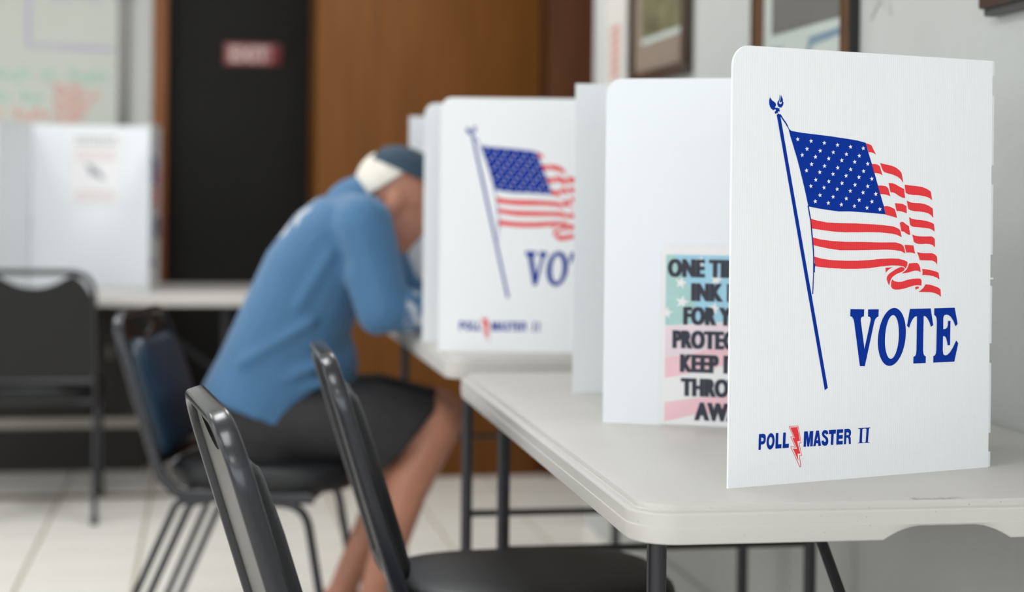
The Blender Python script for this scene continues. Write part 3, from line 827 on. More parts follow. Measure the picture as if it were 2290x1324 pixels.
# --- sheet in a clear sleeve on the inside of the booth's far wing
aB = ang(B0, B1)
sx0 = .0925
sh = tag(empty('notice_sheet', (B0[0] + math.cos(aB) * sx0 + math.sin(aB) * .0012, B0[1] + math.sin(aB) * sx0 - math.cos(aB) * .0012, Z1 + .002), aB),
         'flag-coloured notice about one time ink pens taped inside the nearest booth', 'notice')
SW, SHh = .216, .292
box_obj('paper', (0, -.0006, 0), (SW, 0, .279), M_PAPER, sh)
M_SKYB = mat('faded_blue_ink', srgb(150, 200, 222), 0.5, var=0.08, vscale=18)
M_TEAL = mat('faded_teal_ink', srgb(160, 200, 196), 0.5, var=0.08, vscale=18)
M_PINK = mat('faded_pink_ink', srgb(236, 190, 198), 0.5, var=0.08, vscale=14)
M_PINK2 = mat('pale_pink_ink', srgb(226, 208, 216), 0.5, var=0.06, vscale=14)
M_NAVY = mat('navy_ink', srgb(14, 22, 46), 0.7, var=0.05, spec=0.15)
bg = [(0, [(.006, .155), (.21, .172), (.21, .266), (.006, .266)], [], .0008),
      (1, [(.006, .155), (.045, .158), (.055, .20), (.03, .235), (.02, .266), (.006, .266)], [], .0009),
      (2, [(.006, .072), (.05, .082), (.12, .10), (.21, .118), (.21, .150), (.12, .135), (.05, .112), (.006, .105)], [], .0008),
      (2, [(.006, .004), (.05, .016), (.10, .022), (.21, .03), (.21, .062), (.10, .048), (.05, .042), (.006, .034)], [], .0008),
      (3, [(.006, .106), (.05, .113), (.12, .136), (.21, .151), (.21, .171), (.006, .154)], [], .0008)]


def star(cx, cz, r):
    return [(cx + (r if k % 2 == 0 else r * .42) * math.sin(k * math.pi / 5 + .2), cz + (r if k % 2 == 0 else r * .42) * math.cos(k * math.pi / 5 + .2)) for k in range(10)]


for cx, cz, r in ((.03, .222, .010), (.032, .192, .011), (.008, .175, .010), (.085, .228, .010), (.082, .183, .010), (.06, .256, .009), (.105, .25, .010), (.13, .205, .010), (.17, .235, .010), (.175, .19, .010)):
    bg.append((4, star(cx, cz, r), [], .0011))
flat_print('printed_background', bg, [M_SKYB, M_TEAL, M_PINK, M_PINK2, M_PAPER], sh)
for i, (s, want) in enumerate((('ONE TIME USE', .181), ('INK PEN', .106), ('FOR YOUR', .1325), ('PROTECTION', .163), ('KEEP IT OR', .141), ('THROW IT', .135), ('AWAY', .0925))):
    o = text_obj('notice_line', s, M_NAVY, sh, .0375, (.099, -.0014, .2325 - i * .0372), 0, .0012, 0.80, space=1.1)
    xs_ = [v.co.x for v in o.data.vertices]
    k = (want - .003) / (max(xs_) - min(xs_))
    base = [(v.co.x * k, v.co.y, v.co.z) for v in o.data.vertices]
    fc = [tuple(pg.vertices) for pg in o.data.polygons]
    vs, fs = [], []
    for c, dx in enumerate((0, -.0016, .0016)):          # heavy poster letters
        fs += [tuple(len(vs) + i_ for i_ in f) for f in fc]
        vs += [(x + dx, y - .0001 * c, z) for x, y, z in base]
    me = bpy.data.meshes.new('notice_line')
    me.from_pydata(vs, [], fs)
    me.materials.append(M_NAVY)
    o.data = me
M_CLEAR = mat('clear_sleeve', (1, 1, 1, 1), 0.12, spec=0.5)
M_CLEAR.node_tree.nodes['Principled BSDF'].inputs['Alpha'].default_value = 0.025
box_obj('clear_sleeve', (-.004, -.0022, 0), (SW + .004, -.0019, SHh), M_CLEAR, sh)

# --- folded screen at the far end of the nearest table
b2 = tag(empty('privacy_screen', (.35, 3.15, Z1)), 'plain white folded privacy screen behind the ink pen notice', 'voting booth', 'white voting privacy screens')
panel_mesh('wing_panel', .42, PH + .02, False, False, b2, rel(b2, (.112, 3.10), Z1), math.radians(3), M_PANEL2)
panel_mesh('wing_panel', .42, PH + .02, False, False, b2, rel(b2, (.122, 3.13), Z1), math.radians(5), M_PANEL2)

# --- flag booth on the second table
Z2 = .768
b3 = tag(empty('privacy_screen', (.1, 3.72, Z2)), 'white privacy screen with flag print on the second table, beside the man', 'voting booth', 'white voting privacy screens')
C0 = (-.157, 3.646)
panel_mesh('wing_panel', WW, PH, True, False, b3, rel(b3, C0, Z2), 0.0)
add_prints(b3, rel(b3, C0, Z2), 0.0)
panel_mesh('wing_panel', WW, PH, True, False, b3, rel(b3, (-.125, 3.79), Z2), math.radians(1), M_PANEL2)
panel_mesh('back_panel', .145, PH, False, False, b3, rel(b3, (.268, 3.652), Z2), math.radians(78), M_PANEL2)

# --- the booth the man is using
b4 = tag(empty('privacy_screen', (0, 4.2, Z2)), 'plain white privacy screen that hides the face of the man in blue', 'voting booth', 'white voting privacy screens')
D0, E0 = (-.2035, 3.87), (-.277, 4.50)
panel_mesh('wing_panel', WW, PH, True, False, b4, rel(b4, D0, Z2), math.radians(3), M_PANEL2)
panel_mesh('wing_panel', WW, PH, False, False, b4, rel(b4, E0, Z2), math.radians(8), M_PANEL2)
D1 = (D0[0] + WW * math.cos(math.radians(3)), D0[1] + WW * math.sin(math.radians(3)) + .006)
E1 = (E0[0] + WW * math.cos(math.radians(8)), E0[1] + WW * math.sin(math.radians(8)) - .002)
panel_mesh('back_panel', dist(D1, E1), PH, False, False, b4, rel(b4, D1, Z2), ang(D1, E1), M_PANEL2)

# --- far booth by the whiteboard
Z3 = .747
PF = .61
b5 = tag(empty('privacy_screen', (*room(-.42, 6.4), Z3)), 'far white privacy screen on the table under the whiteboard', 'voting booth', 'white voting privacy screens')
R0, R1 = room(-.651, 6.60), room(-.182, 6.60)
panel_mesh('back_panel', dist(R0, R1), PF, False, False, b5, rel(b5, R0, Z3), ang(R0, R1), M_PANEL2)
R2 = room(-.2035, 6.19)
R1b = room(-.176, 6.60)
panel_mesh('wing_panel', dist(R2, R1b), PF, False, False, b5, rel(b5, R2, Z3), ang(R2, R1b), M_PANEL2)
add_prints(b5, rel(b5, (R2[0] + .001, R2[1]), Z3 + .05), ang(R2, R1b))
R3 = room(-.73, 6.19)
R0b = room(-.655, 6.60)
panel_mesh('wing_panel', dist(R3, R0b), PF, False, False, b5, rel(b5, R3, Z3), ang(R3, R0b), M_PANEL2)
ns = tag(empty('notice_sheet', (*room(-.52, 6.5985), Z3 + .31), TH), 'small printed notice taped inside the far privacy screen', 'notice')
box_obj('paper', (0, -.0008, 0), (.205, 0, .275), M_PAPER, ns)
M_GREY = mat('grey_ink', srgb(150, 150, 156), 0.6, var=0.1, vscale=60)
M_LPINK = mat('faint_red_ink', srgb(214, 190, 190), 0.6, var=0.1, vscale=60)
pl = []
for k in range(2):
    for q in range(9):
        pl.append((0, [(.03 + q * .017, .247 - k * .018), (.042 + q * .017, .247 - k * .018), (.042 + q * .017, .256 - k * .018), (.03 + q * .017, .256 - k * .018)], [], .001))
for k in range(3):
    pl.append((1, [(.03, .20 - k * .016), (.175, .20 - k * .016), (.175, .206 - k * .016), (.03, .206 - k * .016)], [], .001))
pl.append((0, [(.06, .155), (.09, .15), (.12, .125), (.14, .095), (.12, .10), (.095, .118), (.085, .105), (.078, .135)], [], .0012))
for k in range(3):
    pl.append((1, [(.03, .045 - k * .014), (.175, .045 - k * .014), (.175, .051 - k * .014), (.03, .051 - k * .014)], [], .001))
flat_print('printed_text', pl, [M_GREY, M_LPINK], ns)


# ================================================================== chairs
def make_chair(label, loc, rotz, vinyl, hs=1.0, seat_len=.46, cname='padded_chair'):
    e = tag(empty(cname, (loc[0], loc[1], 0), rotz), label, 'chair', 'black metal chairs with vinyl pads')
    ZT = .85 * hs
    bx = lambda z: -.20 - (z - .45) * .315           # fore-aft position of the leaning back
    hw = .195
    # one bent rail: seat side - back upright - top - back upright - seat side
    path = []
    side = [(.17, -hw, .392), (-.15, -hw, .392), (bx(.44), -hw, .44), (bx(ZT - .012), -hw, ZT - .012)]
    full = side + [(x, -y, z) for x, y, z in reversed(side)]
    path = fillet(full, [.06, .06, .085, .085, .06, .06], 8)
    bm = bmesh.new()
    # profile: across = thin (12 mm), fore-aft = deep (26 mm)
    pts = [Vector(p) for p in path]
    n = len(pts)
    prof = rrect(.016, .027, .006)
    lean = Vector((-.3, 0, .954)).normalized()
    rings = []
    for i in range(n):
        t = (pts[min(i + 1, n - 1)] - pts[max(i - 1, 0)]).normalized()
        # the deep axis stays in the direction at right angles to the back plane / seat plane
        ref = Vector((.954, 0, .3)).normalized()
        d = ref - t * ref.dot(t)
        if d.length < .3:
            d = Vector((0, 0, 1)) - t * t.z
        # blend to vertical where the rail runs under the seat
        if pts[i].z < .43:
            d = Vector((0, 0, 1)) - t * t.z
        d.normalize()
        s = t.cross(d).normalized()
        rings.append([bm.verts.new(pts[i] + s * a + d * b) for a, b in prof])
    k = len(prof)
    for i in range(n - 1):
        for j in range(k):
            bm.faces.new((rings[i][j], rings[i][(j + 1) % k], rings[i + 1][(j + 1) % k], rings[i + 1][j]))
    bm.faces.new(rings[0])
    bm.faces.new(list(reversed(rings[-1])))
    bm_obj('back_frame', bm, M_FRAME, e, smooth=True, angle=60)

    # outline of plate and pad in (y, z'): the top dips to leave the hand hold
    def outline(half, zlo, zhi, dip, rad=.03):
        o = []
        for i in range(7):
            a = math.radians(180 + 90 * i / 6)
            o.append((-half + rad + rad * math.cos(a), zlo + rad + rad * math.sin(a)))
        for i in range(7):
            a = math.radians(270 + 90 * i / 6)
            o.append((half - rad + rad * math.cos(a), zlo + rad + rad * math.sin(a)))
        m = 18
        for i in range(m + 1):
            y = half - 2 * half * i / m
            u = y / half
            z = zhi
            if abs(u) > .62:
                z = zhi - .075 * ((abs(u) - .62) / .38) ** 2
            if abs(u) < .62:
                z = zhi - dip * (1 - (u / .62) ** 2)
            o.append((y, z))
        return o

    def slab(name, o, x0, x1, m, crown=0.0, inset=.0):
        """x0, x1: distance from the back plane, rear and front"""
        bm = bmesh.new()
        nx = Vector((.954, 0, .3))
        cy = sum(p[0] for p in o) / len(o)
        cz = sum(p[1] for p in o) / len(o)

        def put(y, z, x):
            return bm.verts.new(Vector((bx(z), y, z)) + nx * x)
        layers = [(x0, 1.0), (x1 - crown * .9, 1.0), (x1 - crown * .35, .965), (x1 - crown * .08, .90), (x1, .78)] if crown else [(x0, 1.0), (x1, 1.0)]
        rs = [[put(cy + (y - cy) * s, cz + (z - cz) * s, x) for y, z in o] for x, s in layers]
        for a, b in zip(rs[:-1], rs[1:]):
            for j in range(len(o)):
                bm.faces.new((a[j], a[(j + 1) % len(o)], b[(j + 1) % len(o)], b[j]))
        bm.faces.new(rs[0])
        bm.faces.new(list(reversed(rs[-1])))
        return bm_obj(name, bm, m, e, smooth=True, angle=45)
    pz = ZT - .022
    slab('back_plate', outline(hw - .006, .462, pz, .045), -.004, .004, M_PLATE)
    slab('back_pad', outline(hw - .014, .475, pz - .050, .006), .004, .032, vinyl, crown=.026)
    # bottom rail of the back
    tube_obj('back_rail', [(bx(.465), -hw + .004, .465), (bx(.465), hw - .004, .465)], .010, M_FRAME, e, 12)
    # seat cushion
    bm = bmesh.new()
    sx0, sx1 = -.205, -.205 + seat_len
    cxm, ax, ay = (sx0 + sx1) / 2, (sx1 - sx0) / 2, .208
    ns = 40

    def sup(t, p=3.2):
        c, s = math.cos(t), math.sin(t)
        return (abs(c) ** (2 / p) * (1 if c > 0 else -1), abs(s) ** (2 / p) * (1 if s > 0 else -1))
    lay = [(.93, .402), (.985, .410), (1.0, .425), (1.0, .437), (.985, .450), (.94, .459), (.82, .464), (.55, .467), (.25, .468)]
    rs = []
    for s, z in lay:
        row = []
        for i in range(ns):
            u, v = sup(2 * math.pi * i / ns)
            w = 1 - .06 * max(0, -u)            # a little narrower at the back
            row.append(bm.verts.new((cxm + u * ax * s, v * ay * s * w, z)))
        rs.append(row)
    for a, b in zip(rs[:-1], rs[1:]):
        for j in range(ns):
            bm.faces.new((a[j], a[(j + 1) % ns], b[(j + 1) % ns], b[j]))
    bm.faces.new(rs[-1])
    bm.faces.new(list(reversed(rs[0])))
    bm_obj('seat', bm, M_VINYL, e, smooth=True)
    tube_obj('seat_rail', [(.16, -hw, .39), (.16, hw, .39)], .010, M_FRAME, e, 12)
    tube_obj('seat_rail', [(-.14, -hw, .39), (-.14, hw, .39)], .010, M_FRAME, e, 12)
    for q in (-1, 1):
        y = q * hw
        # rear leg: twin tubes splayed backwards
        bm = bmesh.new()
        for d in (0, .034):
            sweep(bm, fillet([(-.10 + d, y, .385), (-.155 + d, y, .375), (-.315 + d, y * 1.04, .012)], [.03], 5), circ(.0085, 12))
        lg = bm_obj('rear_leg', bm, M_FRAME, e, smooth=True, angle=50)
        box_obj('leg_glide', (-.330, y * 1.04 - .012, 0), (-.266, y * 1.04 + .012, .018), M_RUBBER, lg, bevel=.003)
        lg = tube_obj('front_leg', fillet([(.02, y * .97, .383), (.15, y * .97, .375), (.215, y * 1.0, .012)], [.07], 8), .0105, M_FRAME, e, 12)
        tube_obj('leg_glide', [(.2125, y, .022), (.2165, y, 0.0)], .0135, M_RUBBER, lg, 12)
    return e


make_chair('black chair whose metal back stands nearest the viewer, left of the near table', (-.0673, 2.1926), math.radians(16.5), M_VINYL)
make_chair('second black chair tucked under the near table, seat showing', (.0, 2.90), math.radians(10), M_VINYL, seat_len=.48)
make_chair('black chair with blue padded back that the man sits on', (-.61, 4.17), math.radians(-5), M_VINYLB, hs=.965)
make_chair('black chair seen from behind at the far table under the whiteboard', (-1.636, 5.92), math.radians(100.2), M_VINYL)


# ================================================================== the man in blue
PHI = math.radians(5)
PO = Vector((-.62, 4.22, 0))
PFW = Vector((math.cos(PHI), math.sin(PHI), 0))
PLT = Vector((-math.sin(PHI), math.cos(PHI), 0))


def B(f, l, z):
    return PO + PFW * f + PLT * l + Vector((0, 0, z))


def blob(name, parts, voxel, smooth_n, mats, parent, factor=.5):
    """one continuous surface grown round a set of tapered limbs, ellipsoids and lofted sections"""
    bm = bmesh.new()
    for p in parts:
        sub = bmesh.new()
        if p[0] == 'cap':
            _, a, ra, b, rb = p
            for c, r in ((a, ra), (b, rb)):
                q = bmesh.ops.create_icosphere(sub, subdivisions=2, radius=r)
                for v in q['verts']:
                    v.co += c
            res = bmesh.ops.convex_hull(sub, input=sub.verts)
            junk = [g for g in res['geom_interior'] if isinstance(g, bmesh.types.BMVert)] + [g for g in res['geom_unused'] if isinstance(g, bmesh.types.BMVert)]
            bmesh.ops.delete(sub, geom=list(set(junk)), context='VERTS')
        elif p[0] == 'ell':
            _, c, rad, mx = p
            q = bmesh.ops.create_icosphere(sub, subdivisions=3, radius=1)
            for v in q['verts']:
                v.co = c + mx @ Vector((v.co.x * rad[0], v.co.y * rad[1], v.co.z * rad[2]))
        elif p[0] == 'loft':
            rows = []
            for ringp in p[1]:
                rows.append([sub.verts.new(x) for x in ringp])
            for a, b in zip(rows[:-1], rows[1:]):
                for j in range(len(a)):
                    sub.faces.new((a[j], a[(j + 1) % len(a)], b[(j + 1) % len(a)], b[j]))
            sub.faces.new(rows[0])
            sub.faces.new(list(reversed(rows[-1])))
        bmesh.ops.recalc_face_normals(sub, faces=sub.faces)
        tmp = bpy.data.meshes.new('tmp')
        sub.to_mesh(tmp)
        sub.free()
        bm.from_mesh(tmp)
        bpy.data.meshes.remove(tmp)
    me = bpy.data.meshes.new(name + '_src')
    bm.to_mesh(me)
    bm.free()
    tmp = bpy.data.objects.new(name + '_src', me)
    COL.objects.link(tmp)
    r = tmp.modifiers.new('r', 'REMESH')
    r.mode = 'VOXEL'
    r.voxel_size = voxel
    s = tmp.modifiers.new('s', 'SMOOTH')
    s.factor = factor
    s.iterations = smooth_n
    bpy.context.view_layer.update()
    dg = bpy.context.evaluated_depsgraph_get()
    out = bpy.data.meshes.new_from_object(tmp.evaluated_get(dg))
    bpy.data.objects.remove(tmp)
    out.name = name
    out.materials.clear()
    for m in mats:
        out.materials.append(m)
    for p in out.polygons:
        p.use_smooth = True
    o = bpy.data.objects.new(name, out)
    return link(o, parent)


def torso_loft(rows, grow=0.0, n=24):
    """rows: (f, z, half depth, half width); sections at right angles to the curved spine"""
    out = []
    m = len(rows)
    for i, (f, z, hd, hw_) in enumerate(rows):
        a, b = rows[max(i - 1, 0)], rows[min(i + 1, m - 1)]
        t = Vector((b[0] - a[0], b[1] - a[1]))
        t.normalize()
        nf, nz = t.y, -t.x
        r = []
        for k in range(n):
            th = 2 * math.pi * k / n
            c, s = math.cos(th), math.sin(th)
            cc = abs(c) ** .8 * (1 if c > 0 else -1)
            ss = abs(s) ** .8 * (1 if s > 0 else -1)
            r.append(B(f + nf * cc * (hd + grow), ss * (hw_ + grow), z + nz * cc * (hd + grow)))
        out.append(r)
    return ('loft', out)


M_SKIN = mat('skin', srgb(186, 128, 104), 0.5, var=0.10, vscale=9, bump=0.05, bscale=120)
M_SKIN.node_tree.nodes['Principled BSDF'].inputs['Subsurface Weight'].default_value = 0.08
M_HAIR = mat('white_hair', srgb(226, 220, 208), 0.7, var=0.12, vscale=60, bump=0.5, bscale=220)
M_CAP = mat('navy_cap_cloth', srgb(46, 66, 84), 0.8, var=0.08, vscale=30, bump=0.2, bscale=300)
M_SHORTS = mat('charcoal_shorts_cloth', srgb(42, 40, 42), 0.85, var=0.18, vscale=9, bump=0.6, bscale=22)
M_SHOE = mat('dark_shoe', srgb(44, 40, 38), 0.7, var=0.1, vscale=30)


def shirt_material():
    m = mat('blue_shirt_cotton', srgb(66, 108, 146), 0.85, var=0.06, vscale=7, bump=0.35, bscale=14, sheen=0.15)
    nt = m.node_tree
    b = nt.nodes['Principled BSDF']
    old = b.inputs['Base Color'].links[0].from_socket
    tc = nt.nodes.new('ShaderNodeTexCoord')
    # printed patch on the upper back, and pale print near the cuffs: soft ellipsoid masks filled with broken lines
    for cen, rad, cols, sc in ((B(.08, .0, 1.05), (.085, .15, .075), ((214, 214, 216), (150, 96, 108)), 26),
                               (B(.365, -.20, .825), (.052, .06, .052), ((206, 208, 212), (58, 84, 112)), 34)):
        vm = nt.nodes.new('ShaderNodeVectorMath')
        vm.operation = 'SUBTRACT'
        vm.inputs[1].default_value = cen
        nt.links.new(tc.outputs['Object'], vm.inputs[0])
        dv = nt.nodes.new('ShaderNodeVectorMath')
        dv.operation = 'DIVIDE'
        dv.inputs[1].default_value = rad
        nt.links.new(vm.outputs[0], dv.inputs[0])
        ln = nt.nodes.new('ShaderNodeVectorMath')
        ln.operation = 'LENGTH'
        nt.links.new(dv.outputs[0], ln.inputs[0])
        lt = nt.nodes.new('ShaderNodeMapRange')
        lt.inputs['From Min'].default_value = 1.0
        lt.inputs['From Max'].default_value = 0.9
        nt.links.new(ln.outputs['Value'], lt.inputs['Value'])
        n = nt.nodes.new('ShaderNodeTexNoise')
        n.inputs['Scale'].default_value = sc
        n.inputs['Detail'].default_value = 3
        nt.links.new(tc.outputs['Object'], n.inputs['Vector'])
        for (c, lo, hi) in ((cols[0], .50, .56), (cols[1], .42, .37)):
            mr = nt.nodes.new('ShaderNodeMapRange')
            mr.inputs['From Min'].default_value = lo
            mr.inputs['From Max'].default_value = hi
            nt.links.new(n.outputs['Fac'], mr.inputs['Value'])
            ml = nt.nodes.new('ShaderNodeMath')
            ml.operation = 'MULTIPLY'
            nt.links.new(mr.outputs['Result'], ml.inputs[0])
            nt.links.new(lt.outputs['Result'], ml.inputs[1])
            m2 = nt.nodes.new('ShaderNodeMath')
            m2.operation = 'MULTIPLY'
            m2.inputs[1].default_value = .7
            nt.links.new(ml.outputs[0], m2.inputs[0])
            mx = nt.nodes.new('ShaderNodeMix')
            mx.data_type = 'RGBA'
            nt.links.new(m2.outputs[0], mx.inputs['Factor'])
            nt.links.new(old, mx.inputs['A'])
            mx.inputs['B'].default_value = srgb(*c)
            old = mx.outputs['Result']
    nt.links.new(old, b.inputs['Base Color'])
    return m


man = tag(empty('person', (PO.x, PO.y, 0)), 'seated man in blue long-sleeved shirt, dark shorts and cap, bent over the table', 'person')
MANINV = Vector((-PO.x, -PO.y, 0))
SPINE = [(.015, .475, .12, .165), (.02, .54, .145, .185), (.04, .66, .140, .182), (.085, .78, .132, .178), (.135, .90, .128, .188), (.188, .995, .112, .195), (.222, 1.052, .085, .165), (.25, 1.095, .055, .075)]
# head frame: tipped forward
HA = math.radians(26)
HC = B(.332, .0, 1.086)
HM = Matrix.Rotation(PHI, 3, 'Z') @ Matrix.Rotation(HA, 3, 'Y')


def Hd(f, l, u):
    return HC + HM @ Vector((f, l, u))


I3 = Matrix.Identity(3)
PM = Matrix.Rotation(PHI, 3, 'Z')
R_SH, R_EL, R_WR = B(.250, -.185, 1.035), B(.305, -.215, .832), B(.555, -.10, .812)
L_SH, L_EL, L_WR = B(.250, .185, 1.035), B(.35, .24, .835), B(.56, .085, .812)
R_HIP, R_KN, R_AN = B(.03, -.10, .545), B(.435, -.125, .548), B(.275, -.105, .095)
L_HIP, L_KN, L_AN = B(.03, .10, .545), B(.445, .13, .548), B(.205, .10, .095)

body = [torso_loft(SPINE, -.022),
        ('cap', B(.235, 0, 1.06), .062, Hd(-.03, 0, -.06), .056),
        ('ell', Hd(-.012, 0, .035), (.100, .078, .092), HM),
        ('ell', Hd(.018, 0, -.035), (.076, .064, .088), HM),
        ('ell', Hd(.050, 0, -.092), (.034, .036, .024), HM),       # chin
        ('ell', Hd(.096, 0, -.026), (.021, .016, .018), HM),       # nose
        ('cap', Hd(.080, 0, .012), .011, Hd(.100, 0, -.030), .013),
        ('ell', Hd(.078, 0, .030), (.018, .056, .012), HM),        # brow
        ('ell', Hd(.080, 0, -.062), (.012, .026, .009), HM),       # lips
        ('ell', Hd(.078, 0, -.074), (.011, .022, .007), HM),
        ('ell', Hd(-.008, -.080, -.012), (.022, .011, .034), HM), ('ell', Hd(-.008, .080, -.012), (.022, .011, .034), HM),
        ('ell', Hd(-.004, -.079, -.040), (.012, .009, .012), HM), ('ell', Hd(-.004, .079, -.040), (.012, .009, .012), HM)]
for sh_, el, wr in ((R_SH, R_EL, R_WR), (L_SH, L_EL, L_WR)):
    body += [('cap', sh_, .052, el, .042), ('cap', el, .042, wr, .028)]
for hp, kn, an, s in ((R_HIP, R_KN, R_AN, -1), (L_HIP, L_KN, L_AN, 1)):
    mid = kn.lerp(an, .33) + PFW * -.02
    body += [('cap', hp, .088, kn, .060), ('cap', kn, .058, mid, .057), ('cap', mid, .056, an, .036)]
    body += [('cap', an + Vector((0, 0, -.03)) - PFW * .03, .034, an + PFW * .14 + Vector((0, 0, -.058)), .026)]
# hands: palm, four unequal fingers and a thumb; the right hand closes on a pen, the left lies flat
for wr, s in ((R_WR, -1), (L_WR, 1)):
    fdir = (PFW * .92 - PLT * (s * .30) + Vector((0, 0, -.10))).normalized()
    sdir = Vector((0, 0, 1)).cross(fdir).normalized()      # towards his left
    udir = fdir.cross(sdir).normalized()
    k0 = wr + fdir * .085
    body.append(('cap', wr, .026, wr + fdir * .03, .027))
    for q in (-.024, -.008, .008, .024):
        body.append(('cap', wr + fdir * .025 + sdir * q * .7, .015, k0 + sdir * q, .0125))
    curl = .55 if s < 0 else .18
    for q, L in ((-.027, .078), (-.009, .086), (.009, .080), (.027, .064)):
        if s < 0:
            q = -q
        p0 = k0 + sdir * q
        d1 = (fdir - udir * curl * .6).normalized()
        d2 = (fdir - udir * curl * 1.8).normalized()
        p1 = p0 + d1 * L * .5
        p2 = p1 + d2 * L * .30
        p3 = p2 + (d2 - udir * curl * .4).normalized() * L * .22
        for a, b_, r1, r2 in ((p0, p1, .0098, .0088), (p1, p2, .0088, .008), (p2, p3, .008, .007)):
            body.append(('cap', a, r1, b_, r2))
    tb = wr + fdir * .03 + sdir * (.026 if s < 0 else -.026)
    ts = 1 if s < 0 else -1
    t1 = tb + fdir * .034 + sdir * ts * .020 - udir * .006
    t2 = t1 + fdir * .030 - sdir * ts * .004 - udir * .010
    body += [('cap', tb, .0135, t1, .0105), ('cap', t1, .0105, t2, .0088)]
bo = blob('body', body, .0075, 3, [M_SKIN], man)
bo.location = MANINV
M_EYE = mat('eye_white', srgb(206, 196, 188), 0.3, var=.02)
for s in (-1, 1):
    bm = bmesh.new()
    bmesh.ops.create_uvsphere(bm, u_segments=12, v_segments=8, radius=.0105)
    for v in bm.verts:
        v.co += Hd(.0625, s * .030, .006)
    ey = bm_obj('eye', bm, M_EYE, man, smooth=True, loc=MANINV)
    bm = bmesh.new()
    bmesh.ops.create_uvsphere(bm, u_segments=10, v_segments=8, radius=.005)
    for v in bm.verts:
        v.co += Hd(.0690, s * .0305, .004)
    bm_obj('iris', bm, M_SHOE, ey, smooth=True)

# shirt: torso, sleeves down to the wrist, collar
shirt = [torso_loft([(.0, .565, .152, .192)] + [(f - .004, z, hd, w) for f, z, hd, w in SPINE[2:-1]], .006),
         ('cap', B(.225, 0, 1.070), .078, B(.245, 0, 1.088), .068),
         ('ell', B(.115, 0, .68), (.125, .155, .13), PM)]
for sh_, el, wr in ((R_SH, R_EL, R_WR), (L_SH, L_EL, L_WR)):
    shirt += [('cap', sh_ + Vector((0, 0, -.005)), .072, el, .060), ('cap', el, .058, el.lerp(wr, .45), .050), ('cap', el.lerp(wr, .45), .050, el.lerp(wr, .86), .040),
              ('cap', B(.20, 0, 1.02), .088, sh_, .070),
              ('cap', el + Vector((-.02, 0, -.015)), .050, el.lerp(sh_, .4) + PFW * -.03, .052)]
# folds: soft ridges that run from the hip to the arm
for k, (a, b_, r) in enumerate(((B(-.02, -.165, .62), B(.15, -.185, .70), .019), (B(-.03, -.170, .70), B(.13, -.190, .80), .017), (B(.0, -.165, .60), B(.16, -.17, .655), .019),
                                (B(.10, -.18, .84), B(.17, -.195, .96), .020))):
    shirt.append(('cap', a, r, b_, r * .7))
so = blob('shirt', shirt, .008, 5, [shirt_material()], man)
so.location = Vector((0, 0, 0))
so.location = MANINV
# shorts
shorts = [torso_loft([(.005, .455, .13, .185), (.01, .52, .150, .195), (.02, .585, .150, .19), (.03, .63, .135, .18)], .0)]
def leg_loft(path, n=20):
    out = []
    for c, nrm, ra, rb in path:
        nrm = nrm.normalized()
        s = PLT
        u = s.cross(nrm).normalized()
        out.append([c + s * (rb * math.cos(2 * math.pi * k / n)) + u * (ra * math.sin(2 * math.pi * k / n)) for k in range(n)])
    return ('loft', out)


for hp, kn, s in ((R_HIP, R_KN, -1), (L_HIP, L_KN, 1)):
    d = (kn - hp).normalized()
    dn = Vector((0, 0, 1))
    shorts.append(leg_loft([(hp - d * .03, d, .09, .09), (hp.lerp(kn, .3), d, .100, .098), (hp.lerp(kn, .6), d - dn * .25, .100, .098),
                            (hp.lerp(kn, .74) - dn * .018, d - dn * .55, .104, .096), (hp.lerp(kn, .84) - dn * .030, d - dn * .80, .112, .094)]))
sho = blob('shorts', shorts, .008, 2, [M_SHORTS], man)
sho.location = MANINV


def shell(name, cen, rad, planes, m, thick, drop=None, parent=man):
    """part of an ellipsoid cut off by planes (normal, offset): the side where n.x < offset stays"""
    bm = bmesh.new()
    bmesh.ops.create_uvsphere(bm, u_segments=72, v_segments=48, radius=1)
    for nrm, off in planes:
        n_ = Vector(nrm)
        bmesh.ops.bisect_plane(bm, geom=list(bm.verts) + list(bm.edges) + list(bm.faces), plane_co=n_ * (off / n_.length_squared), plane_no=n_, clear_outer=True)
    if drop:
        bmesh.ops.delete(bm, geom=[f for f in bm.faces if drop(f.calc_center_median())], context='FACES')
    for v in bm.verts:
        v.co = Hd(cen[0] + v.co.x * rad[0], cen[1] + v.co.y * rad[1], cen[2] + v.co.z * rad[2])
    o = bm_obj(name, bm, m, parent, smooth=True, loc=MANINV)
    sol = o.modifiers.new('t', 'SOLIDIFY')
    sol.thickness = thick
    sol.offset = 0
    return o


shell('hair', (-.012, 0, .030), (.107, .084, .098), [((0, 0, 1), .52), ((0, 0, -1), .55), ((1, 0, -.55), -.30)], M_HAIR, .009)
cap = shell('cap', (-.010, 0, .038), (.111, .088, .098), [((.06, 0, -1), -.36)], M_CAP, .004,
            drop=lambda c: ((c.y / .42) ** 2 + ((c.z - .36) / .32) ** 2 < 1) and c.x < 0)
bm = bmesh.new()
vv = []
for i in range(13):
    a = math.radians(-62 + 124 * i / 12)
    r0 = (.100 * math.cos(a), .082 * math.sin(a))
    r1 = (.100 * math.cos(a) + .072 * math.cos(a * .75), .084 * math.sin(a) * 1.0)
    vv.append((bm.verts.new(Hd(r0[0] - .006, r0[1], .077)), bm.verts.new(Hd(r1[0] - .006, r1[1], .066 - .012 * abs(math.sin(a))))))
for a, b_ in zip(vv[:-1], vv[1:]):
    bm.faces.new((a[0], a[1], b_[1], b_[0]))
vo = bm_obj('visor', bm, M_CAP, cap, smooth=True)
sol = vo.modifiers.new('t', 'SOLIDIFY')
sol.thickness = .004
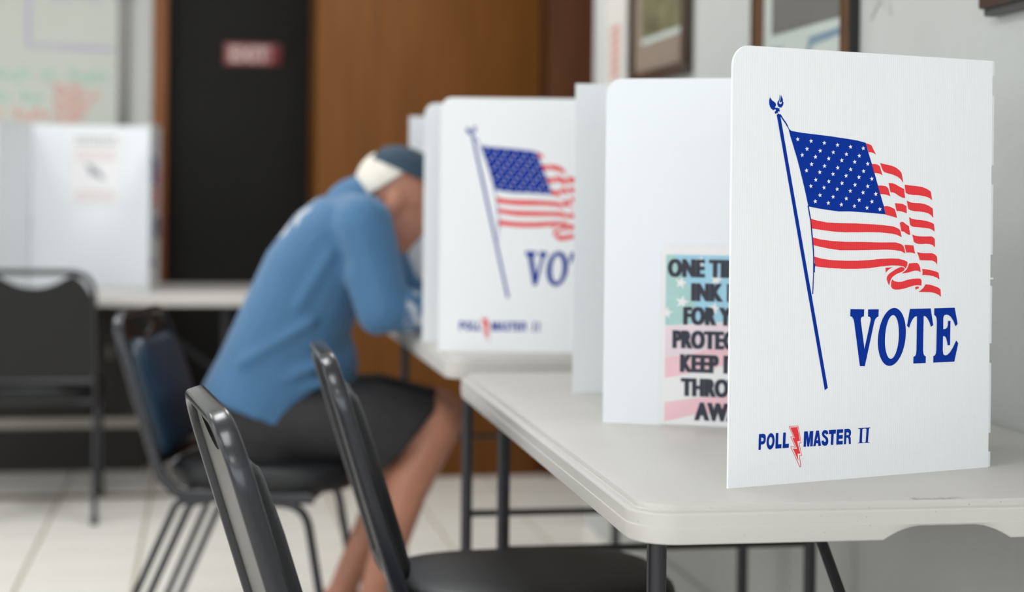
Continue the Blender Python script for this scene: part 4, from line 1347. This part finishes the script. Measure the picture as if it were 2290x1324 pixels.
for an, s in ((R_AN, -1), (L_AN, 1)):
    sh_parts = [('cap', an - PFW * .045 + Vector((0, 0, -.055)), .040, an + PFW * .05 + Vector((0, 0, -.058)), .037),
                ('cap', an + PFW * .05 + Vector((0, 0, -.058)), .038, an + PFW * .165 + Vector((0, 0, -.064)), .031)]
    s_o = blob('shoe', sh_parts, .006, 3, [M_SHOE], man)
    s_o.location = MANINV
pen = tag(empty('pen', tuple(R_WR + PFW * .13 + Vector((0, 0, -.038)))), 'slim dark pen held in the right hand of the man in blue', 'pen')
tube_obj('barrel', [(-.045, 0, .105), (.0, 0, .012)], .0042, M_NAVY, pen, 10)
bm = bmesh.new()
sweep(bm, [(0, 0, .012), (.0035, 0, .0045), (.0055, 0, .0005)], circ(.0035, 8))
bm_obj('tip', bm, M_CHROME, pen, smooth=True)
bal = tag(empty('ballot', (*room(.86, 4.28), Z2 + .0), TH), 'white ballot paper lying in front of the man in blue', 'paper')
box_obj('paper', (-.14, -.108, 0), (.14, .108, .0006), M_PAPER, bal)

# ================================================================== whiteboard
wbx0, wbx1, wbz0, wbz1 = -2.2, -.337, 1.0, 2.2
wb = tag(empty('whiteboard', (*room(wbx0, YF), wbz0), TH), 'whiteboard with coloured marker writing on the far wall', 'whiteboard')
WBW, WBH = wbx1 - wbx0, wbz1 - wbz0
box_obj('board', (0, -.016, 0), (WBW, -.0, WBH), M_BOARD, wb)
for nm, lo, hi in (('frame_rail', (WBW - .03, -.028, 0), (WBW + .012, 0, WBH)), ('frame_rail', (-.012, -.028, 0), (.03, 0, WBH)),
                   ('frame_rail', (-.012, -.028, WBH - .012), (WBW + .012, 0, WBH + .012)), ('frame_rail', (-.012, -.05, -.03), (WBW + .012, 0, .0))):
    box_obj(nm, lo, hi, M_ALU, wb, bevel=.003)
M_MG = mat('green_marker', srgb(134, 196, 168), 0.5, var=.05)
M_MR = mat('red_marker', srgb(226, 130, 112), 0.5, var=.05)
M_MP = mat('purple_marker', srgb(176, 164, 196), 0.5, var=.05)


def scribble(name, m, x0, z0, words, hgt, step, amp=1.0):
    """a line of hand writing made of looping strokes"""
    bm = bmesh.new()
    x = x0
    for w in words:
        pts = []
        k = 0
        while k < w * 6:
            t = k / 6.0
            pts.append((x + t * step + .3 * step * math.sin(t * 6.28), -.0168, z0 + hgt * (.5 + .5 * math.sin(t * 6.28 + 1.1 * math.sin(t * 2.3))) * (1.0 + .5 * (int(t) % 3 == 0))))
            k += 1
        sweep(bm, pts, rrect(.006, .0006, .0002, 1), up=Vector((0, 1, 0)))
        x += (w + 1.2) * step
    return bm_obj(name, bm, m, wb)


def wxz(px, py):            # spots on the board, metres from its lower left corner
    return px, py


scribble('green_writing', M_MG, WBW - .60, .555, (7, 2, 5), .035, .033)
scribble('green_writing', M_MG, WBW - .60, .465, (5, 3), .035, .030)
scribble('red_writing', M_MR, WBW - .60, .395, (4, 5), .035, .030)
for k in range(5):
    scribble('red_writing', M_MR, WBW - .285 + .01 * (k % 2), .515 - .032 * k, ((5,), (7,), (6,), (5,), (5,))[k], .022, .026)
scribble('purple_writing', M_MP, WBW - .30, .88, (3, 3, 3), .03, .030)
bm = bmesh.new()
sweep(bm, [(WBW - .385, -.0168, 1.1), (WBW - .385, -.0168, .70), (WBW - .05, -.0168, .69)], rrect(.018, .0006, .0002, 1), up=Vector((0, 1, 0)))
bm_obj('purple_outline', bm, M_MP, wb)

# dark cabinet under the far table
x, y = room(-1.45, 6.92)
cb = tag(empty('low_cabinet', (x, y, 0), TH), 'dark low cabinet under the far table, below the whiteboard', 'cabinet')
box_obj('body', (-.75, 0, .0), (1.215, .21, .70), M_DARK, cb, bevel=.004)
for k in range(3):
    dd = box_obj('cabinet_door', (-.73 + k * .62, -.014, .25), (-.13 + k * .62, 0, .68), M_DARK, cb, bevel=.003)
    box_obj('knob', (-.17 + k * .62, -.03, .45), (-.155 + k * .62, -.012, .50), M_ALU, dd, bevel=.002)
box_obj('shelf_edge', (-.75, -.02, .175), (1.215, 0, .212), M_PALE, cb, bevel=.003)

# sign on the black door
xs = room(.072, YF + .018)
sg = tag(empty('exit_sign', (xs[0], xs[1], 1.645), TH), 'small red sign with white lettering on the black door', 'sign')
M_SIGN = mat('dark_red_sign', srgb(104, 34, 38), 0.5, var=.04)
box_obj('sign_plate', (-.012, -.004, -.003), (.225, 0, .09), M_SIGN, sg, bevel=.002)
box_obj('sign_border', (.0, -.0046, .005), (.185, -.002, .082), mat('pale_sign_face', srgb(150, 92, 90), .5, var=.03), sg)
t = text_obj('sign_lettering', 'EXIT', mat('faded_white_ink', srgb(196, 178, 172), .6, var=.03), sg, .085, (.092, -.0052, .014), 0, .002, 0.9)

# ================================================================== pictures on the right wall


def on_wall(name, label, cat, y0, z0, off=.0, group=None):
    """an Empty on the right wall: local x runs towards the viewer, local -y out of the wall"""
    x, y = room(XW - off, y0)
    return tag(empty(name, (x, y, z0), TH - math.pi / 2), label, cat, group)


def framed(label, y_far, y_near, z0, z1, rail, depth, m_rail, m_edge, extra=None):
    e = on_wall('framed_picture', label, 'picture', y_far, z0, group='framed pictures on the right wall')
    W, Hh = y_far - y_near, z1 - z0
    for lo, hi in (((0, 0), (W, rail)), ((0, Hh - rail), (W, Hh)), ((0, rail), (rail, Hh - rail)), ((W - rail, rail), (W, Hh - rail))):
        r = box_obj('frame_rail', (lo[0], -depth, lo[1]), (hi[0], -.001, hi[1]), m_rail, e, bevel=.004)
        r.data.materials[0] = m_rail
    if m_edge:
        for lo, hi in (((-.005, -.005), (W + .005, 0)), ((-.005, Hh), (W + .005, Hh + .005)), ((-.005, 0), (0, Hh)), ((W, 0), (W + .005, Hh))):
            box_obj('outer_edge', (lo[0], -depth - .001, lo[1]), (hi[0], -.001, hi[1]), m_edge, e)
    return e, W, Hh


M_FRD = mat('dark_brown_frame', srgb(62, 44, 32), 0.4, var=.12, vscale=14)
M_FRG = mat('bronze_gold_frame', srgb(100, 66, 34), 0.35, 0.4, var=.15, vscale=14)
M_FRB = mat('black_frame_edge', srgb(26, 26, 26), 0.5, var=.05)
M_MAT = mat('grey_green_mat_board', srgb(186, 194, 188), 0.7, var=.03)
M_MAT2 = mat('tan_mat_board', srgb(134, 118, 104), 0.7, var=.04)
M_PIC1 = mat('olive_landscape_print', srgb(104, 100, 70), 0.6, var=.45, vscale=9)
M_PIC2 = mat('grey_photograph', srgb(104, 102, 98), 0.5, var=.10, vscale=4)
M_BLUEM = mat('slate_blue_ink', srgb(116, 138, 154), 0.6, var=.04)

e, W, Hh = framed('dark brown framed green landscape, farthest along the right wall', 5.03, 4.405, 1.44, 2.05, .035, .028, M_FRD, None)
box_obj('mat_board', (.035, -.012, .035), (W - .035, -.006, Hh - .035), M_MAT2, e)
box_obj('picture', (.13, -.014, .135), (W - .10, -.010, Hh - .11), M_PIC1, e)
box_obj('bevel_line', (.12, -.013, .118), (W - .09, -.011, .135), M_MAT, e)

e, W, Hh = framed('gold and black framed grey photograph, middle of the right wall', 3.845, 3.225, 1.28, 1.95, .055, .022, M_FRG, M_FRB)
box_obj('mat_board', (.055, -.010, .055), (W - .055, -.006, Hh - .055), M_MAT, e)
box_obj('picture', (.118, -.012, .197), (W - .075, -.009, Hh - .11), M_PIC2, e)
flat_print('blue_marking', [(0, [(.10, .150), (.20, .150), (.225, .120), (.215, .120), (.19, .165), (.10, .168)], [], 0)],
           [M_BLUEM], e, loc=(0, -.0105, 0))
flat_print('blue_marking', [(0, [(.36, .172), (W - .075, .176), (W - .075, .160), (.375, .152), (.35, .12), (.335, .12)], [], 0)],
           [M_BLUEM], e, loc=(0, -.0105, 0))

e, W, Hh = framed('dark wooden plaque frame at the top right edge', 2.63, 2.05, 1.417, 1.85, .038, .030, M_FRD, None)
box_obj('lower_lip', (.003, -.022, -.012), (W, -.001, .004), mat('dark_grey_frame_lip', srgb(74, 72, 72), .5, var=.05), e, bevel=.004)
box_obj('mat_board', (.038, -.012, .038), (W - .038, -.006, Hh - .038), M_MAT2, e)
box_obj('picture', (.09, -.014, .09), (W - .09, -.010, Hh - .09), M_PIC2, e)

e = on_wall('wall_notice', 'narrow paper notice with red print beside the brown picture', 'notice', 5.42, 1.455)
box_obj('paper', (0, -.002, 0), (.26, -.0004, .30), mat('aged_paper', srgb(206, 202, 196), .7, var=.02), e)
M_REDP = mat('faded_red_print', srgb(196, 128, 118), .6, var=.1, vscale=40)
flat_print('red_print', [(0, [(.07, .035 + k * .029), (.19, .035 + k * .029), (.19, .052 + k * .029), (.07, .052 + k * .029)], [], 0) for k in range(6)], [M_REDP], e, loc=(0, -.0026, 0))
e = on_wall('star_ornament', 'faint pale star ornament high on the right wall', 'ornament', 3.20, 1.455)
bm = bmesh.new()
pts = [(.09 + (.085 if k % 2 == 0 else .037) * math.sin(k * math.pi / 5), .069 + (.085 if k % 2 == 0 else .037) * math.cos(k * math.pi / 5)) for k in range(10)]
c0 = bm.verts.new((.09, -.012, .069))
vs_ = [bm.verts.new((x, -.003, z)) for x, z in pts]
wv = [bm.verts.new((x, 0, z)) for x, z in pts]
for i in range(10):
    bm.faces.new((vs_[i], vs_[(i + 1) % 10], c0))
    bm.faces.new((wv[i], wv[(i + 1) % 10], vs_[(i + 1) % 10], vs_[i]))
bm.faces.new(wv)
bm_obj('star', bm, mat('pale_star_metal', srgb(190, 190, 186), .5, var=.03), e)
